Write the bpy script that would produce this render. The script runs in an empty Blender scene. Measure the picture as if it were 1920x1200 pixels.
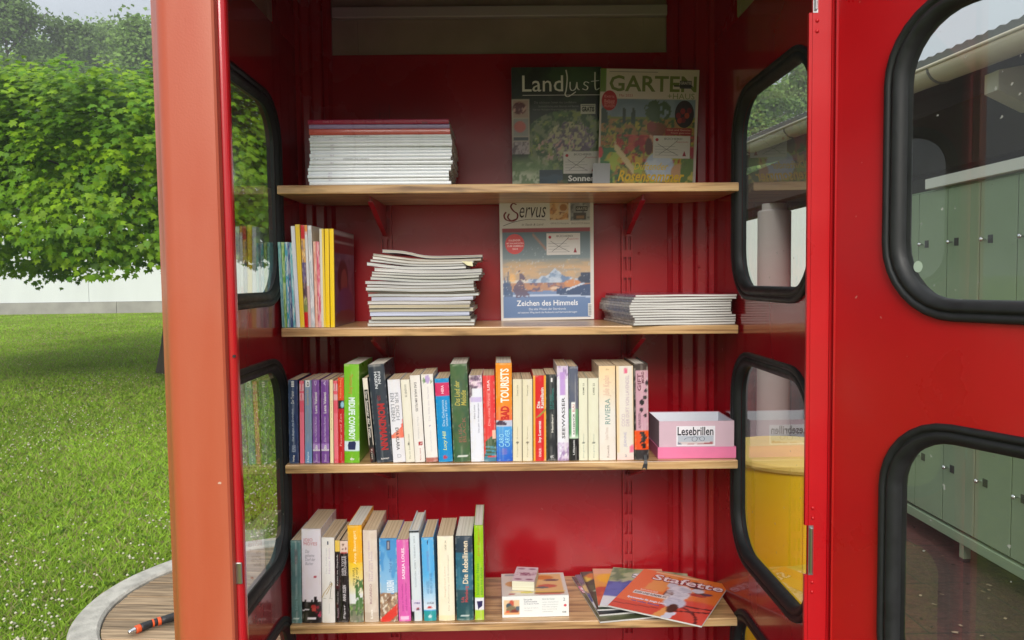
import bpy, math, random
import numpy as np
from mathutils import Matrix, Vector, noise
random.seed(7)
rng = np.random.default_rng(11)
SC = bpy.context.scene
COL = SC.collection

# ------------------------------------------------------------------ camera, sky, sun, exposure
FPX = 1400.0
CAM_Z = 1.5
YAW, PITCH, ROLL = -0.01155, -0.0543, -0.013
cd = bpy.data.cameras.new('camera')
cam = bpy.data.objects.new('camera', cd)
COL.objects.link(cam)
cd.sensor_width = 36.0
cd.lens = FPX / 1920 * 36.0
cd.clip_start = 0.02
cd.clip_end = 2000
CR = Matrix.Rotation(YAW, 3, 'Z') @ Matrix.Rotation(math.pi / 2 + PITCH, 3, 'X') @ Matrix.Rotation(ROLL, 3, 'Z')
cam.matrix_world = Matrix.Translation((0, 0, CAM_Z)) @ CR.to_4x4()
SC.camera = cam

SUN_EL, SUN_AZ = math.radians(31), math.radians(181)     # azimuth measured from +Y towards +X
w = bpy.data.worlds.new('World'); SC.world = w; w.use_nodes = True
nt = w.node_tree; nt.nodes.clear()
N = nt.nodes.new; L = nt.links.new
out = N('ShaderNodeOutputWorld'); bg = N('ShaderNodeBackground'); bg.inputs[1].default_value = 0.1
sky = N('ShaderNodeTexSky'); sky.sky_type = 'NISHITA'; sky.sun_disc = False
sky.sun_elevation = SUN_EL; sky.sun_rotation = SUN_AZ; sky.dust_density = 3.0; sky.air_density = 1.0
tc = N('ShaderNodeTexCoord'); sep = N('ShaderNodeSeparateXYZ'); L(tc.outputs['Generated'], sep.inputs[0])
# overcast layer: brighter towards the zenith, streaked by noise
cl = N('ShaderNodeMath'); cl.operation = 'MULTIPLY_ADD'; cl.use_clamp = False
mx = N('ShaderNodeMath'); mx.operation = 'MAXIMUM'; L(sep.outputs[2], mx.inputs[0]); mx.inputs[1].default_value = 0.0
L(mx.outputs[0], cl.inputs[0]); cl.inputs[1].default_value = 4.7; cl.inputs[2].default_value = 2.0
mp = N('ShaderNodeMapping'); mp.inputs['Scale'].default_value = (2.2, 2.2, 6.0); L(tc.outputs['Generated'], mp.inputs[0])
nz = N('ShaderNodeTexNoise'); nz.inputs['Scale'].default_value = 1.6; nz.inputs['Detail'].default_value = 5; L(mp.outputs[0], nz.inputs[0])
mr = N('ShaderNodeMapRange'); mr.inputs[1].default_value = 0.3; mr.inputs[2].default_value = 0.7; mr.inputs[3].default_value = 0.84; mr.inputs[4].default_value = 1.12
L(nz.outputs[0], mr.inputs[0])
m2 = N('ShaderNodeMath'); m2.operation = 'MULTIPLY'; L(cl.outputs[0], m2.inputs[0]); L(mr.outputs[0], m2.inputs[1])
cc = N('ShaderNodeVectorMath'); cc.operation = 'SCALE'; cc.inputs[0].default_value = (0.95, 1.0, 1.04); L(m2.outputs[0], cc.inputs['Scale'])
mixn = N('ShaderNodeMix'); mixn.data_type = 'RGBA'; mixn.inputs[0].default_value = 0.86
L(sky.outputs[0], mixn.inputs[6]); L(cc.outputs[0], mixn.inputs[7]); L(mixn.outputs[2], bg.inputs[0]); L(bg.outputs[0], out.inputs[0])

sl = bpy.data.lights.new('sun', 'SUN'); sl.energy = 1.5; sl.angle = math.radians(28); sl.color = (1.0, 0.96, 0.9)
so = bpy.data.objects.new('sun', sl); COL.objects.link(so)
sdir = Vector((math.sin(SUN_AZ) * math.cos(SUN_EL), math.cos(SUN_AZ) * math.cos(SUN_EL), math.sin(SUN_EL)))
so.rotation_euler = sdir.to_track_quat('Z', 'Y').to_euler()
SC.view_settings.view_transform = 'Standard'; SC.view_settings.look = 'None'
SC.view_settings.exposure = 1.13; SC.view_settings.gamma = 1.0; SC.view_settings.use_curve_mapping = False
SC.render.engine = 'CYCLES'
SC.cycles.max_bounces = 8; SC.cycles.transparent_max_bounces = 16

# ------------------------------------------------------------------ helpers
def ray(x, y):
    return CR @ Vector(((x - 960) / FPX, (600 - y) / FPX, -1.0))
def at(x, y, Y):                       # the point at depth Y seen at a pixel of the 1920 x 1200 photograph
    v = ray(x, y); return Vector((0, 0, CAM_Z)) + v * (Y / v.y)
def atz(x, y, z):
    v = ray(x, y); return Vector((0, 0, CAM_Z)) + v * ((z - CAM_Z) / v.z)
def lin(c):
    c = np.asarray(c, float) / 255.0
    return np.where(c <= 0.04045, c / 12.92, ((c + 0.055) / 1.055) ** 2.4)
def S(r, g, b):
    return tuple(float(q) for q in lin((r, g, b)))

def tag(o, label=None, cat=None, group=None, kind=None):
    if label: o['label'] = label
    if cat: o['category'] = cat
    if group: o['group'] = group
    if kind: o['kind'] = kind
    return o
def thing(name, label, cat, loc=(0, 0, 0), rot=(0, 0, 0), group=None):
    o = bpy.data.objects.new(name, None); o.empty_display_size = 0.05
    COL.objects.link(o); o.location = loc; o.rotation_euler = rot
    return tag(o, label, cat, group)
def obj(name, me, parent=None, loc=None, rot=None):
    o = bpy.data.objects.new(name, me); COL.objects.link(o)
    if parent is not None: o.parent = parent
    if loc is not None: o.location = loc
    if rot is not None: o.rotation_euler = rot
    return o
def copy_tree(o, parent=None):
    c = o.copy(); COL.objects.link(c); c.parent = parent
    for ch in list(o.children): copy_tree(ch, c)
    return c

class MB:
    def __init__(s): s.v = []; s.f = []; s.m = []
    def add(s, verts, faces, m=0):
        b = len(s.v); s.v += [tuple(p) for p in verts]
        for f in faces: s.f.append(tuple(b + i for i in f)); s.m.append(m)
        return s
    def box(s, x0, x1, y0, y1, z0, z1, m=0):
        return s.add([(x0, y0, z0), (x1, y0, z0), (x1, y1, z0), (x0, y1, z0), (x0, y0, z1), (x1, y0, z1), (x1, y1, z1), (x0, y1, z1)],
              [(0, 3, 2, 1), (4, 5, 6, 7), (0, 1, 5, 4), (1, 2, 6, 5), (2, 3, 7, 6), (3, 0, 4, 7)], m)
    def prism(s, pts, z0, z1, m=0):            # pts counter-clockwise in XY
        n = len(pts)
        v = [(x, y, z0) for x, y in pts] + [(x, y, z1) for x, y in pts]
        f = [tuple(range(n - 1, -1, -1)), tuple(range(n, 2 * n))] + [(i, (i + 1) % n, n + (i + 1) % n, n + i) for i in range(n)]
        return s.add(v, f, m)
    def tube(s, pts, rad, n=10, m=0, caps=True):
        P = [Vector(p) for p in pts]
        if not hasattr(rad, '__len__'): rad = [rad] * len(P)
        rings = []; prev = None
        for i, p in enumerate(P):
            t = (P[min(i + 1, len(P) - 1)] - P[max(i - 1, 0)]).normalized()
            if prev is None:
                a = t.orthogonal().normalized()
            else:
                a = (prev - t * prev.dot(t)).normalized()
            prev = a; b = t.cross(a)
            rings.append([p + (a * math.cos(2 * math.pi * k / n) + b * math.sin(2 * math.pi * k / n)) * rad[i] for k in range(n)])
        v = [q for r in rings for q in r]; f = []
        for i in range(len(P) - 1):
            for k in range(n):
                f.append((i * n + k, i * n + (k + 1) % n, (i + 1) * n + (k + 1) % n, (i + 1) * n + k))
        if caps:
            f.append(tuple(range(n - 1, -1, -1))); f.append(tuple(range((len(P) - 1) * n, len(P) * n)))
        return s.add(v, f, m)
    def lathe(s, prof, n=32, m=0, c=(0, 0)):   # prof: (r, z) list
        v = []; f = []
        for r, z in prof:
            for k in range(n):
                a = 2 * math.pi * k / n; v.append((c[0] + r * math.cos(a), c[1] + r * math.sin(a), z))
        for i in range(len(prof) - 1):
            for k in range(n):
                f.append((i * n + k, i * n + (k + 1) % n, (i + 1) * n + (k + 1) % n, (i + 1) * n + k))
        return s.add(v, f, m)
    def mesh(s, name, mats, smooth=False):
        me = bpy.data.meshes.new(name); me.from_pydata(s.v, [], s.f); me.update()
        for mt in (mats if isinstance(mats, (list, tuple)) else [mats]): me.materials.append(mt)
        if any(s.m): me.polygons.foreach_set('material_index', s.m)
        if smooth: me.polygons.foreach_set('use_smooth', [True] * len(s.f))
        return me
    def build(s, name, mats, parent=None, smooth=False, bevel=0, seg=2, loc=None, rot=None, auto=None):
        o = obj(name, s.mesh(name, mats, smooth), parent, loc, rot)
        if auto:
            em = o.modifiers.new('edge', 'EDGE_SPLIT'); em.split_angle = math.radians(auto)
        if bevel:
            b = o.modifiers.new('bevel', 'BEVEL'); b.width = bevel; b.segments = seg; b.limit_method = 'ANGLE'; b.angle_limit = math.radians(40)
        return o

def mesh_np(name, V, F, mat, cols=None, smooth=False):
    """V (n,3), F (m,k) arrays; cols (n,3) linear point colours"""
    me = bpy.data.meshes.new(name); V = np.asarray(V, np.float32); F = np.asarray(F, np.int32); k = F.shape[1]
    me.vertices.add(len(V)); me.vertices.foreach_set('co', V.ravel())
    me.loops.add(F.size); me.loops.foreach_set('vertex_index', F.ravel())
    me.polygons.add(len(F)); me.polygons.foreach_set('loop_start', np.arange(0, F.size, k, dtype=np.int32))
    me.polygons.foreach_set('loop_total', np.full(len(F), k, np.int32))
    if smooth: me.polygons.foreach_set('use_smooth', np.ones(len(F), bool))
    me.update(calc_edges=True)
    if cols is not None:
        a = me.color_attributes.new('tint', 'FLOAT_COLOR', 'POINT')
        a.data.foreach_set('color', np.c_[cols, np.ones(len(V))].astype(np.float32).ravel())
    me.materials.append(mat)
    return me

# ------------------------------------------------------------------ materials
def mat(name):
    m = bpy.data.materials.new(name); m.use_nodes = True
    return m, m.node_tree, m.node_tree.nodes['Principled BSDF']
def principled(name, color, rough=0.5, metal=0.0, spec=0.5, coat=0.0, nscale=0, namt=0.0, bump=0.0, bscale=200, stretch=(1, 1, 1), coat_rough=0.1):
    m, t, b = mat(name)
    b.inputs['Base Color'].default_value = (*color, 1); b.inputs['Roughness'].default_value = rough
    b.inputs['Metallic'].default_value = metal; b.inputs['Specular IOR Level'].default_value = spec
    b.inputs['Coat Weight'].default_value = coat; b.inputs['Coat Roughness'].default_value = coat_rough
    if nscale or bump:
        tc = t.nodes.new('ShaderNodeTexCoord'); mp = t.nodes.new('ShaderNodeMapping'); mp.inputs['Scale'].default_value = stretch
        t.links.new(tc.outputs['Object'], mp.inputs[0])
    if nscale:
        n = t.nodes.new('ShaderNodeTexNoise'); n.inputs['Scale'].default_value = nscale; n.inputs['Detail'].default_value = 6
        t.links.new(mp.outputs[0], n.inputs[0])
        r = t.nodes.new('ShaderNodeMapRange'); r.inputs[1].default_value = 0.3; r.inputs[2].default_value = 0.7
        r.inputs[3].default_value = 1 - namt; r.inputs[4].default_value = 1 + namt; t.links.new(n.outputs[0], r.inputs[0])
        v = t.nodes.new('ShaderNodeVectorMath'); v.operation = 'SCALE'; v.inputs[0].default_value = color
        t.links.new(r.outputs[0], v.inputs['Scale']); t.links.new(v.outputs[0], b.inputs['Base Color'])
        r2 = t.nodes.new('ShaderNodeMapRange'); r2.inputs[1].default_value = 0.3; r2.inputs[2].default_value = 0.7
        r2.inputs[3].default_value = max(0.02, rough - 0.08); r2.inputs[4].default_value = min(1, rough + 0.08)
        t.links.new(n.outputs[0], r2.inputs[0]); t.links.new(r2.outputs[0], b.inputs['Roughness'])
    if bump:
        n2 = t.nodes.new('ShaderNodeTexNoise'); n2.inputs['Scale'].default_value = bscale; n2.inputs['Detail'].default_value = 4
        t.links.new(mp.outputs[0], n2.inputs[0])
        bp = t.nodes.new('ShaderNodeBump'); bp.inputs['Strength'].default_value = bump; bp.inputs['Distance'].default_value = 0.01
        t.links.new(n2.outputs[0], bp.inputs['Height']); t.links.new(bp.outputs[0], b.inputs['Normal'])
    return m
def tinted(name, rough=0.5, spec=0.5, trans=0.0, coat=0.0):
    """base colour from the mesh's own 'tint' point colours (print, leaves, blades)"""
    m, t, b = mat(name)
    a = t.nodes.new('ShaderNodeAttribute'); a.attribute_name = 'tint'
    t.links.new(a.outputs['Color'], b.inputs['Base Color']); b.inputs['Roughness'].default_value = rough
    b.inputs['Specular IOR Level'].default_value = spec; b.inputs['Coat Weight'].default_value = coat
    if trans:
        tr = t.nodes.new('ShaderNodeBsdfTranslucent'); t.links.new(a.outputs['Color'], tr.inputs[0])
        mx = t.nodes.new('ShaderNodeMixShader'); mx.inputs[0].default_value = trans
        t.links.new(b.outputs[0], mx.inputs[1]); t.links.new(tr.outputs[0], mx.inputs[2])
        t.links.new(mx.outputs[0], t.nodes['Material Output'].inputs[0])
    return m

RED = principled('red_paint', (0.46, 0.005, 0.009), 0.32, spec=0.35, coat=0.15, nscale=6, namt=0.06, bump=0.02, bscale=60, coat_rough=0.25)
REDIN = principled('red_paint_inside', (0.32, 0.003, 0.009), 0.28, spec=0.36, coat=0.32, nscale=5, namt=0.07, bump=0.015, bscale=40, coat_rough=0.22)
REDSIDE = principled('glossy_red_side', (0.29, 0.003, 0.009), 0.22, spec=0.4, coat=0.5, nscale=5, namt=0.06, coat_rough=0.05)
RUBBER = principled('black_rubber', (0.010, 0.011, 0.012), 0.55, spec=0.4, nscale=60, namt=0.3)
def wear(m, col, scale=95, thr=0.735, amt=0.8):
    t = m.node_tree; b = t.nodes['Principled BSDF']; tc_ = t.nodes.new('ShaderNodeTexCoord'); n = t.nodes.new('ShaderNodeTexNoise')
    n.inputs['Scale'].default_value = scale; n.inputs['Detail'].default_value = 2; t.links.new(tc_.outputs['Object'], n.inputs[0])
    r = t.nodes.new('ShaderNodeMapRange'); r.inputs[1].default_value = thr; r.inputs[2].default_value = thr + .02; r.inputs[4].default_value = amt; t.links.new(n.outputs[0], r.inputs[0])
    # drifts of dust: a faint paler veil in large patches
    n2 = t.nodes.new('ShaderNodeTexNoise'); n2.inputs['Scale'].default_value = 3.2; n2.inputs['Detail'].default_value = 7; t.links.new(tc_.outputs['Object'], n2.inputs[0])
    r2 = t.nodes.new('ShaderNodeMapRange'); r2.inputs[1].default_value = .5; r2.inputs[2].default_value = .75; r2.inputs[4].default_value = .07; t.links.new(n2.outputs[0], r2.inputs[0])
    ad = t.nodes.new('ShaderNodeMath'); ad.operation = 'MAXIMUM'; t.links.new(r.outputs[0], ad.inputs[0]); t.links.new(r2.outputs[0], ad.inputs[1])
    src = b.inputs['Base Color'].links[0].from_socket; mx = t.nodes.new('ShaderNodeMix'); mx.data_type = 'RGBA'
    t.links.new(ad.outputs[0], mx.inputs[0]); t.links.new(src, mx.inputs[6]); mx.inputs[7].default_value = (*col, 1); t.links.new(mx.outputs[2], b.inputs['Base Color'])
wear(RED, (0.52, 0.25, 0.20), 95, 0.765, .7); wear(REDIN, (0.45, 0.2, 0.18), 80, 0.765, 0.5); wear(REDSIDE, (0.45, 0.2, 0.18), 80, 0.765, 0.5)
BEIGE = principled('beige_panel', (0.33, 0.26, 0.19), 0.6, nscale=7, namt=0.2)
CEIL = principled('grey_ceiling', (0.10, 0.10, 0.10), 0.6)
STEEL = principled('bare_steel', (0.5, 0.5, 0.5), 0.3, metal=1.0)
# weathered salmon paint: bleached unevenly along the post
m, t, b = mat('faded_salmon_paint')
tcn = t.nodes.new('ShaderNodeTexCoord'); mpn = t.nodes.new('ShaderNodeMapping'); mpn.inputs['Scale'].default_value = (9, 9, 1.1)
t.links.new(tcn.outputs['Object'], mpn.inputs[0])
n1 = t.nodes.new('ShaderNodeTexNoise'); n1.inputs['Scale'].default_value = 1.6; n1.inputs['Detail'].default_value = 5; t.links.new(mpn.outputs[0], n1.inputs[0])
rp = t.nodes.new('ShaderNodeValToRGB'); rp.color_ramp.elements[0].position = 0.3; rp.color_ramp.elements[0].color = (*S(176, 76, 47), 1)
rp.color_ramp.elements[1].position = 0.72; rp.color_ramp.elements[1].color = (*S(184, 96, 70), 1)
t.links.new(n1.outputs[0], rp.inputs[0]); t.links.new(rp.outputs[0], b.inputs['Base Color'])
n2 = t.nodes.new('ShaderNodeTexNoise'); n2.inputs['Scale'].default_value = 300; t.links.new(tcn.outputs['Object'], n2.inputs[0])
bpn = t.nodes.new('ShaderNodeBump'); bpn.inputs['Strength'].default_value = 0.03; bpn.inputs['Distance'].default_value = 0.01
t.links.new(n2.outputs[0], bpn.inputs['Height']); t.links.new(bpn.outputs[0], b.inputs['Normal'])
b.inputs['Roughness'].default_value = 0.40; b.inputs['Coat Weight'].default_value = 0.35; b.inputs['Coat Roughness'].default_value = 0.22
SALMON = m
wear(SALMON, (0.62, 0.45, 0.36), 70, 0.77, 0.8)

def glass_mat(name, tint, base=0.05):
    m, t, b = mat(name); t.nodes.remove(b)
    lw = t.nodes.new('ShaderNodeLayerWeight'); lw.inputs['Blend'].default_value = 0.5
    pw = t.nodes.new('ShaderNodeMath'); pw.operation = 'POWER'; pw.inputs[1].default_value = 2.6; t.links.new(lw.outputs['Facing'], pw.inputs[0])
    ma = t.nodes.new('ShaderNodeMath'); ma.operation = 'MULTIPLY_ADD'; ma.inputs[1].default_value = 0.90; ma.inputs[2].default_value = base
    t.links.new(pw.outputs[0], ma.inputs[0])
    tr = t.nodes.new('ShaderNodeBsdfTransparent'); tr.inputs[0].default_value = (*tint, 1)
    gl = t.nodes.new('ShaderNodeBsdfGlossy'); gl.inputs['Roughness'].default_value = 0.0
    mx = t.nodes.new('ShaderNodeMixShader'); t.links.new(ma.outputs[0], mx.inputs[0]); t.links.new(tr.outputs[0], mx.inputs[1]); t.links.new(gl.outputs[0], mx.inputs[2])
    tc_ = t.nodes.new('ShaderNodeTexCoord'); n1 = t.nodes.new('ShaderNodeTexNoise'); n1.inputs['Scale'].default_value = 4; n1.inputs['Detail'].default_value = 8; t.links.new(tc_.outputs['Object'], n1.inputs[0])
    r1 = t.nodes.new('ShaderNodeMapRange'); r1.inputs[1].default_value = .42; r1.inputs[2].default_value = .8; r1.inputs[4].default_value = .05; t.links.new(n1.outputs[0], r1.inputs[0])
    n2 = t.nodes.new('ShaderNodeTexNoise'); n2.inputs['Scale'].default_value = 110; n2.inputs['Detail'].default_value = 1; t.links.new(tc_.outputs['Object'], n2.inputs[0])
    r2 = t.nodes.new('ShaderNodeMapRange'); r2.inputs[1].default_value = .755; r2.inputs[2].default_value = .775; r2.inputs[4].default_value = .45; t.links.new(n2.outputs[0], r2.inputs[0])
    mxx = t.nodes.new('ShaderNodeMath'); mxx.operation = 'MAXIMUM'; t.links.new(r1.outputs[0], mxx.inputs[0]); t.links.new(r2.outputs[0], mxx.inputs[1])
    df = t.nodes.new('ShaderNodeBsdfDiffuse'); df.inputs[0].default_value = (.55, .55, .52, 1); m3 = t.nodes.new('ShaderNodeMixShader')
    t.links.new(mxx.outputs[0], m3.inputs[0]); t.links.new(mx.outputs[0], m3.inputs[1]); t.links.new(df.outputs[0], m3.inputs[2]); t.links.new(m3.outputs[0], t.nodes['Material Output'].inputs[0])
    return m
GLASS = glass_mat('window_glass', (0.95, 0.97, 0.95))
GLASSD = glass_mat('door_glass', (0.93, 0.96, 0.93), 0.06)

# lacquered pine boards, grain along X
m, t, b = mat('pine_board')
tcn = t.nodes.new('ShaderNodeTexCoord'); mpn = t.nodes.new('ShaderNodeMapping'); mpn.inputs['Scale'].default_value = (1.0, 14, 26)
oi = t.nodes.new('ShaderNodeObjectInfo'); t.links.new(tcn.outputs['Object'], mpn.inputs[0]); t.links.new(oi.outputs['Random'], mpn.inputs['Location'])
n1 = t.nodes.new('ShaderNodeTexNoise'); n1.inputs['Scale'].default_value = 5; n1.inputs['Detail'].default_value = 7; n1.inputs['Distortion'].default_value = 0.6; t.links.new(mpn.outputs[0], n1.inputs[0])
rp = t.nodes.new('ShaderNodeValToRGB')
rp.color_ramp.elements[0].position = 0.30; rp.color_ramp.elements[0].color = (*S(128, 92, 56), 1)
e = rp.color_ramp.elements.new(0.5); e.color = (*S(192, 152, 104), 1)
rp.color_ramp.elements[-1].position = 0.7; rp.color_ramp.elements[-1].color = (*S(212, 178, 130), 1)
t.links.new(n1.outputs[0], rp.inputs[0])
n3 = t.nodes.new('ShaderNodeTexNoise'); n3.inputs['Scale'].default_value = 1; n3.inputs['Detail'].default_value = 3
mp3 = t.nodes.new('ShaderNodeMapping'); mp3.inputs['Scale'].default_value = (9, 30, 40); t.links.new(tcn.outputs['Object'], mp3.inputs[0]); t.links.new(mp3.outputs[0], n3.inputs[0])
r3 = t.nodes.new('ShaderNodeMapRange'); r3.inputs[1].default_value = 0.25; r3.inputs[2].default_value = 0.46; r3.inputs[3].default_value = 0.42; r3.inputs[4].default_value = 1.0; t.links.new(n3.outputs[0], r3.inputs[0])
vs = t.nodes.new('ShaderNodeVectorMath'); vs.operation = 'SCALE'; t.links.new(rp.outputs[0], vs.inputs[0]); t.links.new(r3.outputs[0], vs.inputs['Scale'])
t.links.new(vs.outputs[0], b.inputs['Base Color']); b.inputs['Roughness'].default_value = 0.32; b.inputs['Coat Weight'].default_value = 0.3; b.inputs['Coat Roughness'].default_value = 0.2
PINE = m

PRINT = tinted('glossy_print', 0.32, 0.5, coat=0.15)
PRINTM = tinted('matt_print', 0.5, 0.4)
def page_mat(name, c1, c2, axis):
    m, t, b = mat(name)
    tcn = t.nodes.new('ShaderNodeTexCoord'); mpn = t.nodes.new('ShaderNodeMapping')
    sc = [4, 4, 4]; sc[axis] = 900; mpn.inputs['Scale'].default_value = sc
    t.links.new(tcn.outputs['Object'], mpn.inputs[0])
    n1 = t.nodes.new('ShaderNodeTexNoise'); n1.inputs['Scale'].default_value = 1.0; n1.inputs['Detail'].default_value = 3; t.links.new(mpn.outputs[0], n1.inputs[0])
    rp = t.nodes.new('ShaderNodeValToRGB'); rp.color_ramp.elements[0].position = 0.32; rp.color_ramp.elements[0].color = (*c1, 1)
    rp.color_ramp.elements[1].position = 0.6; rp.color_ramp.elements[1].color = (*c2, 1)
    t.links.new(n1.outputs[0], rp.inputs[0]); t.links.new(rp.outputs[0], b.inputs['Base Color']); b.inputs['Roughness'].default_value = 0.85
    b.inputs['Specular IOR Level'].default_value = 0.2
    return m
PAGES = page_mat('book_pages', S(176, 150, 118), S(214, 194, 164), 0)
PAGESW = page_mat('white_pages', S(190, 184, 172), S(226, 222, 212), 0)
PAGEZ = page_mat('magazine_pages', S(146, 143, 138), S(226, 226, 222), 2)
_pm = {}
def cover_mat(c, rough=0.33):
    k = (tuple(c), rough)
    if k not in _pm: _pm[k] = principled('cover_card', S(*c), rough, coat=0.15, nscale=30, namt=0.05)
    return _pm[k]
_im = {}
def ink(c):
    k = tuple(c)
    if k not in _im: _im[k] = principled('printing_ink', S(*c), 0.4)
    return _im[k]

# ------------------------------------------------------------------ printing: painted grids, lettering and strokes on a flat face
_tc = {}
def text_mesh(s, bold=0.0, shear=0.0, gap=1.0):
    k = (s, bold, shear, gap)
    if k not in _tc:
        cu = bpy.data.curves.new('lettering', 'FONT'); cu.body = s; cu.size = 1.0; cu.resolution_u = 2; cu.offset = bold; cu.shear = shear
        cu.space_character = gap; cu.align_x = 'LEFT'; cu.space_line = 0.85
        o = bpy.data.objects.new('lettering', cu)
        me = bpy.data.meshes.new_from_object(o)
        n = len(me.vertices); co = np.empty(n * 3, np.float32); me.vertices.foreach_get('co', co)
        co = co.reshape(-1, 3)[:, :2]; F = [tuple(p.vertices) for p in me.polygons]
        bpy.data.objects.remove(o); bpy.data.curves.remove(cu); bpy.data.meshes.remove(me)
        _tc[k] = (co, F)
    return _tc[k]
class Face:
    """a flat printable face: origin o, unit directions a (right) and b (up), size w x h, all in the parent's own space"""
    def __init__(s, parent, o, a, b, w, h):
        s.p = parent; s.o = Vector(o); s.a = Vector(a); s.b = Vector(b); s.n = s.a.cross(s.b); s.w = w; s.h = h
    def pt(s, u, v, e=0.0): return s.o + s.a * (u * s.w) + s.b * (v * s.h) + s.n * e
    def paint(s, fn, nx, ny, name='printed_cover', eps=0.00025, u0=0., u1=1., v0=0., v1=1., m=None, label=None):
        U, V = np.meshgrid(np.linspace(u0, u1, nx + 1), np.linspace(v0, v1, ny + 1)); U = U.ravel(); V = V.ravel()
        c = np.array(fn(U, V), float); c = lin(np.clip(c, 0, 255))
        P = np.array(s.o)[None] + U[:, None] * s.w * np.array(s.a)[None] + V[:, None] * s.h * np.array(s.b)[None] + eps * np.array(s.n)[None]
        i, j = np.meshgrid(np.arange(nx), np.arange(ny)); q = (j * (nx + 1) + i).ravel()
        F = np.c_[q, q + 1, q + nx + 2, q + nx + 1]
        o = obj(name, mesh_np(name, P, F, m or PRINT, c), s.p)
        if label: o['label'] = label
        return o
    def text(s, st, u0, u1, v0, v1, c, d='flat', bold=0.0, shear=0.0, gap=1.0, eps=0.0006, keep=False, name='lettering'):
        co, F = text_mesh(st, bold, shear, gap)
        if not len(co): return
        lo = co.min(0); hi = co.max(0); ex = np.maximum(hi - lo, 1e-4); q = (co - lo) / ex
        if d == 'flat': u = u0 + q[:, 0] * (u1 - u0); v = v0 + q[:, 1] * (v1 - v0)
        elif d == 'up': v = v0 + q[:, 0] * (v1 - v0); u = u1 - q[:, 1] * (u1 - u0)
        else: v = v1 - q[:, 0] * (v1 - v0); u = u0 + q[:, 1] * (u1 - u0)
        P = np.array(s.o)[None] + (u * s.w)[:, None] * np.array(s.a)[None] + (v * s.h)[:, None] * np.array(s.b)[None] + eps * np.array(s.n)[None]
        me = bpy.data.meshes.new(name); me.from_pydata(P.tolist(), [], F); me.update(); me.materials.append(ink(c))
        return obj(name, me, s.p)
    def poly(s, pts, c, name='printed_shape', eps=0.0004):
        me = bpy.data.meshes.new(name); me.from_pydata([tuple(s.pt(u, v, eps)) for u, v in pts], [], [tuple(range(len(pts)))]); me.update()
        me.materials.append(ink(c)); return obj(name, me, s.p)
    def rect(s, u0, u1, v0, v1, c, name='printed_panel', eps=0.0004): return s.poly([(u0, v0), (u1, v0), (u1, v1), (u0, v1)], c, name, eps)
    def disc(s, u, v, ru, rv, c, name='printed_spot', eps=0.00045, n=24):
        return s.poly([(u + ru * math.cos(2 * math.pi * k / n), v + rv * math.sin(2 * math.pi * k / n)) for k in range(n)], c, name, eps)
    def strokes(s, lines, c, wd, name='lettering', eps=0.0006):
        V = []; F = []
        for ln in lines:
            pts = [Vector((u * s.w, v * s.h)) for u, v in smooth_line(ln)]
            b0 = len(V)
            for i, p in enumerate(pts):
                tg = (pts[min(i + 1, len(pts) - 1)] - pts[max(i - 1, 0)]); tg = tg.normalized() if tg.length > 1e-9 else Vector((1, 0))
                nn = Vector((-tg.y, tg.x)); k = wd * (0.55 + 0.6 * abs(nn.x))
                for sg in (1, -1):
                    q = p + nn * (k * sg * 0.5); V.append(tuple(s.o + s.a * q.x + s.b * q.y + s.n * eps))
            for i in range(len(pts) - 1): F.append((b0 + 2 * i, b0 + 2 * i + 1, b0 + 2 * i + 3, b0 + 2 * i + 2))
        me = bpy.data.meshes.new(name); me.from_pydata(V, [], F); me.update(); me.materials.append(ink(c)); return obj(name, me, s.p)
def smooth_line(p, k=6):
    if len(p) < 3: return p
    o = []
    for i in range(len(p) - 1):
        p0 = p[max(i - 1, 0)]; p1 = p[i]; p2 = p[i + 1]; p3 = p[min(i + 2, len(p) - 1)]
        for j in range(k):
            t = j / k
            o.append(tuple(0.5 * (2 * p1[d] + (p2[d] - p0[d]) * t + (2 * p0[d] - 5 * p1[d] + 4 * p2[d] - p3[d]) * t * t + (3 * p1[d] - p0[d] - 3 * p2[d] + p3[d]) * t ** 3) for d in (0, 1)))
    o.append(p[-1]); return o

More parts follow.
